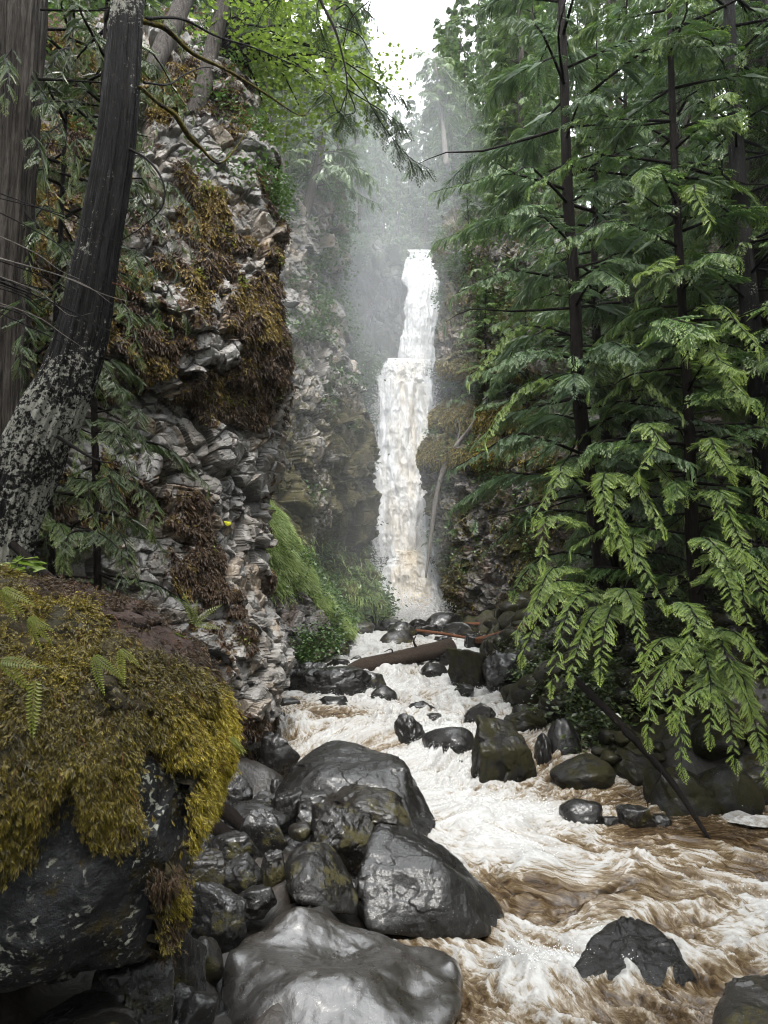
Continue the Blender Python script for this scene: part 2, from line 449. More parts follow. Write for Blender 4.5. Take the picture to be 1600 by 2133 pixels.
# water --------------------------------------------------------------
def m_water():
    T = NT('white_water')
    f = T.attr('foam')
    v = T.oc
    fv = T.n('ShaderNodeCombineXYZ', {0: T.math('MULTIPLY', T.attr('fs'), 0.55), 1: T.attr('fn'), 2: 0.0}).outputs[0]
    lace = T.math('SUBTRACT', 1.0, T.math('ABSOLUTE', T.math('MULTIPLY', T.math('SUBTRACT', T.noise(8, 6, 0.62, 1.0, fv), 0.5), 6.0)))
    fine = T.noise(22, 7, 0.66, 0.6, fv)
    k = T.math('ADD', f, T.math('MULTIPLY', T.math('SUBTRACT', fine, 0.5), 0.85))
    k = T.math('ADD', k, T.math('MULTIPLY', lace, 0.10))
    dv = T.n('ShaderNodeVectorMath', {0: fv, 1: T.n('ShaderNodeVectorMath', {0: T.noise(6, 4, 0.6, 0, fv, True), 'Scale': 0.35}, operation='SCALE').outputs[0]}, operation='ADD').outputs[0]
    net = T.mr(T.vor(7, 'DISTANCE_TO_EDGE', 'Distance', dv), 0.0, 0.13, 1.0, 0.0)
    net2 = T.mr(T.vor(17, 'DISTANCE_TO_EDGE', 'Distance', dv), 0.0, 0.16, 1.0, 0.0)
    k = T.math('ADD', k, T.math('MULTIPLY', T.math('ADD', net, T.math('MULTIPLY', net2, 0.6)), 0.17))
    col = T.ramp(k, [(0.0, (0.018, 0.011, 0.006)), (0.20, (0.050, 0.032, 0.016)), (0.36, (0.10, 0.072, 0.040)), (0.47, (0.185, 0.158, 0.122)), (0.60, (0.27, 0.263, 0.25)), (1.0, (0.36, 0.365, 0.36))])
    rg = T.mr(k, 0.35, 0.65, 0.05, 0.5)
    h = T.math('ADD', T.noise(14, 5, 0.6, 0.6, fv), T.math('MULTIPLY', T.noise(45, 4, 0.6, 0.4), 0.2))
    b = T.bump(h, 0.55, 0.04)
    return T.done(T.bsdf(Base_Color=col, Roughness=rg, IOR=1.33, Normal=b, Specular_IOR_Level=0.5))
def m_falls():
    T = NT('falling_water')
    f = T.attr('tan'); e = T.attr('edge')
    v = T.mapv((1, 1, 0.10))
    s1 = T.noise(9, 7, 0.68, 0.3, v); s2 = T.noise(7, 6, 0.7, 0.8)
    s3 = T.noise(26, 5, 0.7, 0.2, T.mapv((1, 1, 0.3)))
    k = T.math('ADD', T.math('MULTIPLY', s1, 0.6), T.math('MULTIPLY', s2, 0.5))
    white = T.mix(T.mr(k, 0.38, 0.68), (0.74, 0.76, 0.79), (0.95, 0.955, 0.96))
    tanc = T.mix(T.mr(k, 0.40, 0.66), (0.55, 0.41, 0.24), (0.90, 0.82, 0.66))
    tf = T.math('ADD', f, T.mr(T.noise(3.0, 4, 0.6, 0, v), 0.35, 0.65, -0.3, 0.2), True)
    col = T.mix(tf, white, tanc)
    al = T.math('ADD', T.math('SUBTRACT', 1.0, T.math('MULTIPLY', e, 1.25)), T.math('MULTIPLY', T.math('SUBTRACT', T.math('ADD', T.math('MULTIPLY', s1, 0.5), T.math('MULTIPLY', s3, 0.5)), 0.4), 2.6))
    al = T.mr(al, 0.35, 0.75)
    b = T.bump(T.math('ADD', k, T.math('MULTIPLY', s3, 0.5)), 0.45, 0.10)
    sh = T.bsdf(Base_Color=col, Roughness=0.65, Normal=b)
    sh = T.n('ShaderNodeMixShader', {0: 0.35, 1: sh, 2: T.n('ShaderNodeBsdfTranslucent', {'Color': col}).outputs[0]}).outputs[0]
    return T.done(T.n('ShaderNodeMixShader', {0: al, 1: T.n('ShaderNodeBsdfTransparent').outputs[0], 2: sh}).outputs[0])
M['water'] = m_water()
M['falls'] = m_falls()
T_ = NT('water_drops'); M['drop'] = T_.done(T_.n('ShaderNodeMixShader', {0: 0.5, 1: T_.bsdf(Base_Color=(0.9, 0.9, 0.9), Roughness=0.5), 2: T_.n('ShaderNodeBsdfTranslucent', {'Color': (0.95, 0.95, 0.95, 1)}).outputs[0]}).outputs[0])
T_ = NT('stream_foam'); M['foam'] = T_.done(T_.bsdf(Base_Color=T_.mix(T_.mr(T_.noise(14, 6, 0.7), 0.4, 0.6), (0.22, 0.2, 0.17), (0.5, 0.5, 0.5)), Roughness=0.7, Normal=T_.bump(T_.noise(50, 6, 0.7), 0.7, 0.03)))
# ------------------------------------------------------------------ rocks
_ico = {}
def ico(n):
    if n not in _ico:
        bm = bmesh.new()
        bmesh.ops.create_icosphere(bm, subdivisions=n, radius=1.0)
        V = np.array([v.co[:] for v in bm.verts]); F = np.array([[v.index for v in f.verts] for f in bm.faces])
        bm.free()
        _ico[n] = (nrm(V), F)
    return _ico[n]
def hull_planes(pts):
    bm = bmesh.new()
    for p in pts: bm.verts.new([float(c) for c in p])
    bmesh.ops.convex_hull(bm, input=bm.verts[:])
    bm.normal_update()
    out = [(np.array(f.normal[:]), float(f.normal.dot(f.verts[0].co))) for f in bm.faces if f.calc_area() > 1e-7]
    bm.free()
    N = np.array([o[0] for o in out]); D = np.array([o[1] for o in out])
    s = np.sign(D); N = N * s[:, None]; D = np.abs(D)
    ok = D > 1e-4
    return N[ok], D[ok]
def star(dirs, N, D, p=14):
    q = np.maximum(dirs @ N.T, 0) / D
    return (q ** p).sum(1) ** (-1.0 / p)
def rock_verts(size, seed, kind='angular', sub=5, p=None, planes=None):
    """one boulder round the origin, half axes size; kind angular / round / blocky / slab"""
    rg = np.random.default_rng(seed)
    U, F = ico(sub)
    if planes is None:
        n = {'angular': 13, 'round': 26, 'blocky': 9, 'slab': 12}[kind]
        N = nrm(rg.normal(size=(n, 3))); D = rg.uniform(0.72, 1.0, n)
        if kind == 'blocky':
            B = nrm(np.vstack([np.eye(3), -np.eye(3)]) + rg.normal(size=(6, 3)) * 0.16)
            N = np.vstack([B, N[:4]]); D = np.concatenate([np.full(6, 0.8), rg.uniform(0.95, 1.1, 4)])
        else:
            N = np.vstack([N, nrm(np.vstack([np.eye(3), -np.eye(3)]) + rg.normal(size=(6, 3)) * 0.25)]); D = np.concatenate([D, np.full(6, 0.93)])
        p = p or {'angular': 22, 'round': 9, 'blocky': 20, 'slab': 18}[kind]
    else:
        N, D = planes; p = p or 16
    W = U + 0.06 * np.stack([fbm(U * 1.6 + 7 * k, 3, seed + k) for k in range(3)], 1)
    r = star(nrm(W), N, D, p)
    if planes is None: r = r / r.max() * 1.05
    V = U * r[:, None] * (np.asarray(size) if planes is None else 1.0)
    s = float(np.mean(np.abs(V)) * 2)
    nd = nrm(V)
    d = fbm(V / s * 2.2 + seed, 5, seed, 0.55) * 0.05 * s
    if kind != 'round': 
        fh, _ = facets(V + s * 0.12 * np.stack([fbm(V / s * 2.5 + k, 3, seed + k) for k in range(3)], 1), s * 0.6, seed, 0.07, 0.16, 0.0)
        d = d + fh + ridged(V / s * 3.1, 4, seed + 4) * 0.02 * s
    V = V + nd * d[:, None]
    return V, F
def rock(name, label, px, py, Y, w, h, dy=None, seed=1, kind='angular', mat='wet', sub=5, group=None, rot=0.0, cat='boulder', roll=0.0):
    """boulder whose middle stands at px,py,Y; w,h = its width and height in photo pixels there"""
    c = P(px, py, Y)
    s = math.hypot(Y, 0) / FPX
    size = (w * s / 2, (dy or w * s * 0.85) / 2, h * s / 2)
    V, F = rock_verts((1, 1, 1), seed, kind, sub)
    cr, sr = math.cos(rot), math.sin(rot)
    V = V @ np.array([[cr, sr, 0], [-sr, cr, 0], [0, 0, 1]])
    ext = (V.max(0) - V.min(0)) / 2
    mid = (V.max(0) + V.min(0)) / 2
    V = (V - mid) / ext * size
    if roll:
        cr, sr = math.cos(roll), math.sin(roll)
        V = V @ np.array([[cr, 0, sr], [0, 1, 0], [-sr, 0, cr]])
    o = obj(name, mesh(name, V, F, M[mat]), None, c)
    return tag(o, label, cat, group)
def hull_rock(name, label, pts, seed, mat, sub=6, p=16, relief=0.05, fac=(0.0, 0.0), bumps=(), group=None, center=None, extra=None, cat='boulder', warp=0.03):
    """boulder from corner points (px, py, Y); bumps = (px, py, Y, radius, height)"""
    W = np.array([P(*q) for q in pts])
    c = np.array(P(*center)) if center else W.mean(0)
    N, D = hull_planes(W - c)
    U, F = ico(sub)
    sz = float(np.linalg.norm(W - c, axis=1).mean())
    UW = nrm(U + warp * np.stack([fbm(U * 2.0 + 9 * k, 3, seed + k) for k in range(3)], 1))
    r = star(UW, N, D, p)
    if extra is not None:
        for e in extra:
            E = np.array([P(*q) for q in e])
            N2, D2 = hull_planes(E - c)
            r2 = star(UW, N2, D2, p)
            r = (r ** 10 + r2 ** 10) ** 0.1
    V = U * r[:, None]
    nd = U
    V = V + nd * (fbm(V / sz * 2.0, 6, seed, 0.5) * relief * sz)[:, None]
    if fac[0]:
        fh, _ = facets(V + fac[0] * 0.35 * np.stack([fbm(V / fac[0] * 1.1 + k, 3, seed + k) for k in range(3)], 1), fac[0] * 1.6, seed, fac[1] * 0.35, fac[1] * 1.0, 0.0)
        V = V + nd * (fh + ridged(V / fac[0] * 0.8, 5, seed + 4) * 0.06 * fac[0])[:, None]
    for (bx, by, bY, br, bh) in bumps:
        q = np.array(P(bx, by, bY)) - c
        g = np.exp(-((V - q) ** 2).sum(1) / (2 * br * br)) * bh
        V = V + np.array([0, -0.25, 0.97]) * g[:, None]
    o = obj(name, mesh(name, V, F, M[mat]), None, c)
    return tag(o, label, cat, group)
# ------------------------------------------------------------------ foliage
def spray(n=12, lod=1, seed=0, curve=0.28, wid=0.44, swp=0.62):
    """flat drooping fern-like conifer spray, unit long along +X, lying in XY, top +Z"""
    rg = np.random.default_rng(seed)
    V, F, A = [], [], []
    def z(x, y): return -curve * x * x - 0.25 * y * y
    def leaf(x0, y0, dx, dy, L, W, t0, t1):
        b = len(V)
        m = 0.45
        V.extend([(x0, y0, z(x0, y0)), (x0 + dx * L * m - dy * W, y0 + dy * L * m + dx * W, z(x0 + dx * L * m, y0 + dy * L * m)),
                  (x0 + dx * L, y0 + dy * L, z(x0 + dx * L, y0 + dy * L) - 0.15 * L), (x0 + dx * L * m + dy * W, y0 + dy * L * m - dx * W, z(x0 + dx * L * m, y0 + dy * L * m))])
        F.extend([(b, b + 1, b + 2), (b, b + 2, b + 3)])
        jv = rg.uniform(-0.22, 0.18)
        A.extend([t0 + jv, (t0 + t1) / 2 + jv, t1 + jv, (t0 + t1) / 2 + jv])
    for i in range(n):
        t = (i + 0.6) / (n + 0.4)
        L = wid * (1 - t) ** 0.6 * min(1, 0.5 + t * 3) * rg.uniform(0.65, 1.15)
        for s in (-1, 1):
            a = swp + rg.uniform(-0.12, 0.12)
            dx, dy = math.cos(a), s * math.sin(a)
            x0 = t + s * 0.25 / n
            if lod == 0:
                leaf(x0, 0, dx, dy, L, L * 0.17 + 0.012, t * 0.5, 0.5 + t * 0.5)
            elif lod == 1:
                leaf(x0, 0, dx, dy, L, 0.022, t * 0.4, 0.5 + t * 0.5)
                for q in (0.4, 0.72):
                    for s2 in (-1, 1):
                        b = math.atan2(dy, dx) + s2 * 0.6
                        leaf(x0 + dx * L * q, dy * L * q, math.cos(b), math.sin(b), L * (0.36 - 0.2 * q + 0.05), 0.02, t * 0.5 + 0.2, 0.6 + t * 0.4)
            else:
                leaf(x0, 0, dx, dy, L, 0.014, t * 0.4, 0.45 + t * 0.5)
                k = max(2, int(4 * L / wid + 0.5))
                for j in range(k):
                    q = 0.22 + 0.68 * j / k
                    for s2 in (-1, 1):
                        b = math.atan2(dy, dx) + s2 * 0.62
                        leaf(x0 + dx * L * q, dy * L * q, math.cos(b), math.sin(b), 0.17 * (1 - q * 0.65) * (0.5 + 0.5 * (1 - t)) * rg.uniform(0.6, 1.2), 0.016, t * 0.5 + 0.15, 0.55 + t * 0.45)
    leaf(0, 0, 1, 0, 1.0, 0.012, 0.1, 1.0)
    return np.array(V), np.array(F), np.array(A)
SPR = {k: [spray(n, k, 10 * k + j, cv, wd, swp=0.80) for j, (cv, wd) in enumerate(((0.12, 0.60), (0.25, 0.50), (0.38, 0.66)))] for k, n in ((0, 6), (1, 6), (2, 7))}
class Foliage:
    """collects spray placements and twig tubes, then joins them into arrays"""
    def __init__(s, seed, lod=1):
        s.rg = np.random.default_rng(seed); s.lod = lod; s.seed = seed
        s.O, s.X, s.Z, s.L, s.R, s.T = [], [], [], [], [], []
        s.wood = []
    def add(s, o, x, z, L, r, tipb=0.0):
        s.O.append(o); s.X.append(x); s.Z.append(z); s.L.append(L); s.R.append(r); s.T.append(tipb)
    def limb(s, p0, p1, rise=0.15, n=14, sl=0.5, rad=0.02, droop=0.3, spread=1.0, bare=0.12, tipb=0.0, start=0.0, rnd=None):
        rg = s.rg
        p0 = np.asarray(p0, float); p1 = np.asarray(p1, float)
        L = np.linalg.norm(p1 - p0)
        up = np.array([0, 0, 1.0])
        mid = p0 * 0.5 + p1 * 0.5 + up * L * rise + rg.normal(size=3) * L * 0.04
        q = p0 * 0.25 + p1 * 0.75 + up * L * rise * 0.75 + rg.normal(size=3) * L * 0.03
        C = resample([p0, mid, q, p1], 9)
        if rad: s.wood.append(tube(C, [rad, rad * 0.6, rad * 0.35, rad * 0.12], 5, 7))
        lr = rg.uniform(0, 1) if rnd is None else rnd
        for i in range(n):
            t = start + bare + (1 - bare - start) * (i + rg.uniform(0.2, 0.8)) / n
            u = t * 8; k = min(int(u), 7)
            pos = C[k] * (1 - (u - k)) + C[k + 1] * (u - k)
            T = nrm(C[k + 1] - C[k])
            side = nrm(np.cross(T, up)) * (1 if i % 2 else -1)
            ln = sl * (1.15 - 0.75 * t) * rg.uniform(0.7, 1.2) * min(1, 0.5 + 2.5 * t)
            d = nrm(T * rg.uniform(0.35, 0.9) + side * spread * rg.uniform(0.5, 1.0) - up * droop * rg.uniform(0.2, 1.7))
            zz = nrm(up + 0.5 * T + side * 0.35 + rg.normal(size=3) * 0.22)
            s.add(pos, d, zz, ln, np.clip(lr * 0.6 + rg.uniform(0, 0.4), 0, 1), tipb + 0.25 * t)
        s.add(C[8], nrm(C[8] - C[7] - up * 0.15), up + rg.normal(size=3) * 0.15, sl * 0.65, lr, tipb + 0.25)
    def leaves(s):
        n = len(s.O)
        O = np.array(s.O); X = nrm(np.array(s.X)); Z = np.array(s.Z); L = np.array(s.L)[:, None]
        Y = nrm(np.cross(Z, X)); Z = np.cross(X, Y)
        Rn = np.array(s.R); Tb = np.array(s.T)
        which = np.arange(n) % 3
        out = []
        for k in range(3):
            m = which == k
            if not m.any(): continue
            v, f, a = SPR[s.lod][k]
            W = (O[m][:, None] + L[m][:, None] * (v[None, :, 0:1] * X[m][:, None] + v[None, :, 1:2] * Y[m][:, None] + v[None, :, 2:3] * Z[m][:, None]))
            K = m.sum()
            FF = (f[None] + (np.arange(K) * len(v))[:, None, None]).reshape(-1, 3)
            out.append((W.reshape(-1, 3), FF, {'tip': np.clip(a[None] * 0.75 + Tb[m][:, None], 0, 1.2).ravel(), 'rnd': np.repeat(Rn[m], len(v))}))
        return cat(out)
    def woods(s):
        return cat([(v, tri(f)) for v, f in s.wood])
def build_tree(name, loc, label, category, group, trunk, fol, bark, leafmat, extra_wood=()):
    """trunk = (V, F[, attrs]) in local space; fol = Foliage in local space"""
    t = thing(name, loc, label, category, group)
    parts = [(trunk[0], tri(trunk[1]))]
    if fol is not None: parts += [(v, tri(f)) for v, f in fol.wood]
    Vt, Ft, _ = cat(parts)
    obj('trunk', mesh('trunk', Vt, Ft, M[bark]), t)
    if fol is not None:
        V, F, A = fol.leaves()
        obj('crown', mesh('crown', V, F, M[leafmat], A, smooth=False), t)
    return t
def copy_tree(t, loc, rotz, s, label=None, group=None, tilt=(0, 0)):
    r = t.copy(); COL.objects.link(r)
    r.location = Vector([float(v) for v in loc]); r.rotation_euler = (tilt[0], tilt[1], rotz); r.scale = (s, s, s)
    if label: r['label'] = label
    if group: r['group'] = group
    for ch in list(t.children):
        c = ch.copy(); COL.objects.link(c); c.parent = r
    return r
def conifer(seed, H, Rmax, lod=1, nl=60, spr=12, sl=0.5, base=0.08, top=1.0, r0=0.12, rise=0.12, droop=0.5, lean=(0, 0), drop=0.35, shape='cone', azw=None, sparse=0.0, tipb=0.0):
    """trunk and foliage of an upright conifer; base = height share of the lowest limb"""
    rg = np.random.default_rng(seed)
    f = Foliage(seed + 1, lod)
    zs = np.linspace(0, H, 9)
    cx = np.cumsum(rg.normal(size=9)) * 0.012 * H * 0.4 + lean[0] * zs; cyy = np.cumsum(rg.normal(size=9)) * 0.012 * H * 0.4 + lean[1] * zs
    cx -= cx[0]; cyy -= cyy[0]
    C = np.stack([cx, cyy, zs], 1)
    tr = tube(C, r0 * (1 - 0.93 * np.linspace(0, 1, 9)), 10, 40, 0.10, seed, stretch=8)
    for i in range(nl):
        u = (i + rg.uniform(0, 1)) / nl
        t = base + (top - base) * u
        if rg.uniform() < sparse: continue
        z = t * H
        p0 = np.array([np.interp(z, zs, cx), np.interp(z, zs, cyy), z])
        az = i * 2.399 + rg.uniform(-0.5, 0.5)
        if azw is not None: az = azw[0] + (((az / 6.283) % 1) - 0.5) * azw[1]
        prof = (1 - t) ** 0.75 if shape == 'cone' else (np.sin(np.pi * min(1, 0.25 + 0.8 * t)) * 0.8 + 0.2) * (1 - t ** 4)
        ln = max(Rmax * prof * rg.uniform(0.65, 1.15), 0.25 * sl)
        d = np.array([math.cos(az), math.sin(az), 0.12 - drop * rg.uniform(0.5, 1.3) * (1 - 0.5 * t)])
        f.limb(p0, p0 + d * ln, rise, max(4, int(spr * (0.4 + 0.6 * ln / Rmax))), sl * rg.uniform(0.8, 1.15), rad=0.012 + 0.01 * ln, droop=droop, tipb=tipb)
    return tr, f
# broad leaves: small rounded / lobed leaf clusters round points
def leaf_cloud(pts, n, size, spread, seed, flat=0.6, lobes=True):
    rg = np.random.default_rng(seed)
    pts = np.asarray(pts, float)
    k = rg.integers(0, len(pts), n)
    O = pts[k] + rg.normal(size=(n, 3)) * spread
    a = rg.uniform(0, 2 * np.pi, n)
    X = nrm(np.stack([np.cos(a), np.sin(a), rg.normal(size=n) * 0.35 - 0.25], 1))
    Z = nrm(np.stack([rg.normal(size=n) * (1 - flat), rg.normal(size=n) * (1 - flat), np.ones(n)], 1))
    Y = nrm(np.cross(Z, X)); Z = np.cross(X, Y)
    s = size * rg.uniform(0.55, 1.2, n)
    v = np.array([(0, 0, 0), (0.25, 0.42, 0.04), (0.5, 0.25, 0.0), (0.72, 0.45, -0.06), (1.0, 0.0, -0.14), (0.72, -0.45, -0.06), (0.5, -0.25, 0.0), (0.25, -0.42, 0.04)]) if lobes else \
        np.array([(0, 0, 0), (0.25, 0.26, 0.03), (0.6, 0.28, 0.0), (1.0, 0.0, -0.12), (0.6, -0.28, 0.0), (0.25, -0.26, 0.03)])
    m = len(v)
    f = np.array([(0, i, i + 1) for i in range(1, m - 1)])
    W = O[:, None] + s[:, None, None] * (v[None, :, 0:1] * X[:, None] + v[None, :, 1:2] * Y[:, None] + v[None, :, 2:3] * Z[:, None])
    F = (f[None] + (np.arange(n) * m)[:, None, None]).reshape(-1, 3)
    tipv = np.tile(v[:, 0], n) * 0.5 + np.repeat(rg.uniform(0, 0.5, n), m)
    return W.reshape(-1, 3), F, {'tip': tipv, 'rnd': np.repeat(rg.uniform(0, 1, n), m)}
def blades(O, D, L, W, seed, bend=0.5, rnd=None, tipb=None, three=False):
    """thin curved blades from points O along D bending down"""
    rg = np.random.default_rng(seed)
    n = len(O)
    D = nrm(D); side = nrm(np.cross(D, rg.normal(size=(n, 3))))
    L = np.broadcast_to(L, n)[:, None]; W = np.broadcast_to(W, n)[:, None]
    g = np.array([0, 0, -1.0])
    b = np.broadcast_to(bend, n)[:, None] if np.ndim(bend) else bend
    p1 = O + D * L * 0.5 + g * L * b * 0.18
    p2 = O + D * L * 0.92 + g * L * b * 0.65
    V = np.stack([O - side * W * 0.5, O + side * W * 0.5, p1 + side * W * 0.45, p1 - side * W * 0.45, p2], 1).reshape(-1, 3)
    f = np.array([(0, 1, 2), (0, 2, 3), (3, 2, 4)])
    F = (f[None] + (np.arange(n) * 5)[:, None, None]).reshape(-1, 3)
    rnd = rg.uniform(0, 1, n) if rnd is None else rnd
    tb = np.zeros(n) if tipb is None else tipb
    tip = (np.array([0.0, 0.0, 0.5, 0.5, 1.0])[None] + tb[:, None]).ravel()
    return V, F, {'tip': np.clip(tip, 0, 1.2), 'rnd': np.repeat(rnd, 5)}
def shoots(O, N, L, seed, wid=0.16, bend=0.6, rnd=None, tipb=None, k=5):
    """feathery moss shoots: a small fan of leaflets hanging out of the surface"""
    rg = np.random.default_rng(seed)
    n = len(O)
    L = np.broadcast_to(L, n)
    base = nrm(N + np.array([0, 0, -1.0]) * bend + rg.normal(size=(n, 3)) * 0.35)
    side = nrm(np.cross(base, N + rg.normal(size=(n, 3)) * 0.3))
    rnd = rg.uniform(0, 1, n) if rnd is None else rnd
    tb = np.zeros(n) if tipb is None else tipb
    out = []
    for j in range(k):
        t = 0 if j == 0 else (0.15 + 0.6 * ((j - 1) // 2) / max(1, (k - 1) // 2))
        s = 0 if j == 0 else (1 if j % 2 else -1)
        d = base + side * s * 0.9
        out.append(blades(O + base * (L * t)[:, None], d, L * (1.0 if j == 0 else 0.55 * (1 - t * 0.5)), L * wid, seed + j, 0.35, rnd, tb + t * 0.3))
    return cat(out)
# ================================================================== SETTING
def itp(y, ys, xs): return np.interp(y, ys, xs)
def stream_z(y):
    z = itp(y, [0, 5.0, 5.8, 8.5, 9.0, 9.8, 13, 13.6, 14.6, 16, 17.5, 18.6, 26], [-0.14, -0.12, 0, 0, 0.05, 0.36, 0.43, 0.47, 0.70, 0.78, 0.93, 1.05, 1.12])
    return z
def LX(y): return itp(y, [0, 3, 5, 7, 8.0, 8.6, 9.2, 13, 16, 20, 24], [0.3, 0.2, 0.2, 0.1, -0.3, -1.5, -1.6, -2.3, -2.0, -1.4, -0.7])
def RX(y): return itp(y, [0, 6.3, 7.0, 7.5, 8.0, 8.6, 9.5, 13, 16, 20, 24], [7, 6.5, 3.9, 3.0, 2.3, 1.15, 1.30, 1.8, 2.0, 2.2, 2.0])
def XL(y): return itp(y, [0, 5.8, 7.4, 8.3, 8.9, 9.4, 11, 13, 16.5, 18, 20, 21.4, 22, 24.5, 28, 30], [-5.5, -3.8, -3.1, -2.4, -1.9, -1.75, -2.5, -4.2, -3.5, -2.9, -2.1, -1.4, -1.1, -1.3, -2.4, -4])
def XR(y): return itp(y, [0, 4, 8, 12.5, 13.5, 15, 17.5, 20.5, 22.3, 23.5, 27, 30], [22, 17, 12, 8.0, 6.4, 5.5, 4.8, 3.8, 3.0, 1.8, 2.9, 5])
def ground_z(x, y):
    x = np.asarray(x, float); y = np.asarray(y, float)
    zs = stream_z(np.minimum(y, 26))
    dl = LX(y) - x; dr = x - RX(y)
    h = zs - 0.35
    h = h + sstep(0, 0.5, dl) * 0.45 + 0.22 * sstep(1.15, 1.6, dl) * sstep(6, 4, y) + np.maximum(dl - 1.7, 0) * itp(y, [2, 5, 8, 10, 30], [0.35, 1.1, 0.5, 0.25, 0.25])
    dr = dr - itp(y, [6, 8, 10, 13], [0.9, 0.9, 0.6, 0.0])
    h = h + sstep(0, 0.6, dr) * 0.6 + np.maximum(dr - 0.3, 0) * itp(y, [5, 9, 13, 30], [0.25, 0.55, 0.5, 0.3])
    HL = itp(y, [2.5, 6, 9, 13, 16, 22, 30], [0.5, 5, 9.3, 10, 12, 14, 16])
    HR = itp(y, [3, 8, 12, 16, 24, 30], [4, 8, 11, 12.5, 13, 16])
    a = XL(y) - x; b = x - XR(y)
    wl = sstep(0.8, 2.4, a); wr = sstep(0.8, 2.2, b)
    h = h * (1 - wl) + np.maximum(HL, h) * wl
    h = h * (1 - wr) + np.maximum(HR, h) * wr
    wb = sstep(30.6, 31.6, y)
    top = 16 + 0.0 * x
    h = h * (1 - wb) + np.maximum(top, h) * wb
    h = h + np.clip(a - 2.5, 0, 60) * 0.55 * sstep(6, 14, y) + np.clip(b - 2.5, 0, 60) * 0.35
    h = h + np.clip(y - 45, 0, 200) * 0.05
    return h
def spaced(lo, hi, n, c, k):
    """n samples between lo and hi, densest round c"""
    t = np.linspace(math.asinh((lo - c) / k), math.asinh((hi - c) / k), n)
    return c + k * np.sinh(t)
gx = spaced(-160, 160, 420, 0.5, 5.0); gy = spaced(-40, 260, 520, 9, 7.0)
GX, GY = np.meshgrid(gx, gy)
x_, y_ = GX.ravel(), GY.ravel()
z_ = ground_z(x_, y_)
q = np.stack([x_, y_, z_ * 0.5], 1)
away = sstep(0.0, 0.8, np.maximum(LX(y_) - x_, x_ - RX(y_)))
fh, fr = facets(q, 0.55, 3, 0.35, 0.35, 0.1)
z_ = z_ + fbm(q * 0.7, 4, 5) * 0.22 * (0.3 + away) + fh * (0.4 + 0.6 * away)
g = obj('ground', mesh('ground', np.stack([x_, y_, z_], 1), gridfaces(len(gy), len(gx)), M['ground'], {'moss': np.clip(0.15 + 0.5 * away + 0.5 * fbm(q * 0.5, 3, 9), 0, 1) * sstep(7.5, 9.5, y_), 'tone': fr}))
tag(g, 'rocky moss-covered forest floor under the gorge trees', kind='structure')

def loft(cols, nr, nc):
    """cols: list of vertical profiles (px, py, Y) from foot to top, left to right"""
    K = len(cols[0])
    A = np.array([[P(*q) for q in c] for c in cols])            # ncol,K,3
    B = np.stack([resample(A[j], nr) for j in range(len(cols))])  # ncol,nr,3
    # arc-length columns
    L = np.concatenate([[0], np.cumsum(np.linalg.norm(np.diff(B.mean(1), axis=0), axis=1))])
    k = len(cols)
    out = np.zeros((nr, nc, 3))
    u = np.linspace(0, L[-1], nc)
    idx = np.interp(u, L, np.arange(k))
    qq = np.concatenate([2 * B[:1] - B[1:2], B, 2 * B[-1:] - B[-2:-1]])
    i = np.clip(np.floor(idx).astype(int), 0, k - 2); t = (idx - i)[:, None, None]
    a, b, c, d = qq[i], qq[i + 1], qq[i + 2], qq[i + 3]
    G = 0.5 * (2 * b + (c - a) * t + (2 * a - 5 * b + 4 * c - d) * t ** 2 + (3 * b - a - 3 * c + d) * t ** 3)
    return np.transpose(G, (1, 0, 2)).reshape(-1, 3)
def rocky(V, nr, nc, seed, big, mid, small, up=(1, 1, 1)):
    N = normals_grid(V, nr, nc)
    # make the normals look towards the camera side
    if (N * (np.array([0, 0, CAMZ]) - V)).sum(1).mean() < 0: N = -N
    q = V * np.asarray(up)
    wq = mid[0] * 0.3 * np.stack([fbm(q / mid[0] * 0.8 + k, 3, seed + k) for k in range(3)], 1)
    h1, t1 = facets(q + wq, mid[0], seed + 3, 0.9, 0.75, 0.22)
    h2, t2 = facets(q + wq * 0.5, small[0], seed + 9, 0.8, 0.9, 0.35)
    h3, t3 = facets(q, small[0] * 0.45, seed + 19, 0.8, 1.2, 0.3)
    h2 = h2 + h3 * 0.45
    h = fbm(q * big[0], 4, seed + 1) * big[1] + h1 * mid[1] + h2 * small[1]
    return N, h, (t1 * 0.5 + t2 * 0.5)
def finish_cliff(name, V, N, h, moss, tone, nr, nc, mat, label):
    W = V + N * h[:, None]
    o = obj(name, mesh(name, W, gridfaces(nr, nc), M[mat], {'moss': np.clip(moss, 0, 1), 'tone': tone}, smooth=False))
    tag(o, label, kind='structure')
    return o, W, normals_grid(W, nr, nc)
def face_cam(W, N):
    s = np.sign((N * (np.array([0, 0, CAMZ]) - W)).sum(1, keepdims=True)); s[s == 0] = 1
    return N * s
def sample(W, N, prob, n, seed):
    rg = np.random.default_rng(seed)
    prob = np.clip(prob, 0, None); prob = prob / prob.sum()
    k = rg.choice(len(W), n, p=prob)
    return W[k] + rg.normal(size=(n, 3)) * 0.012, N[k], k

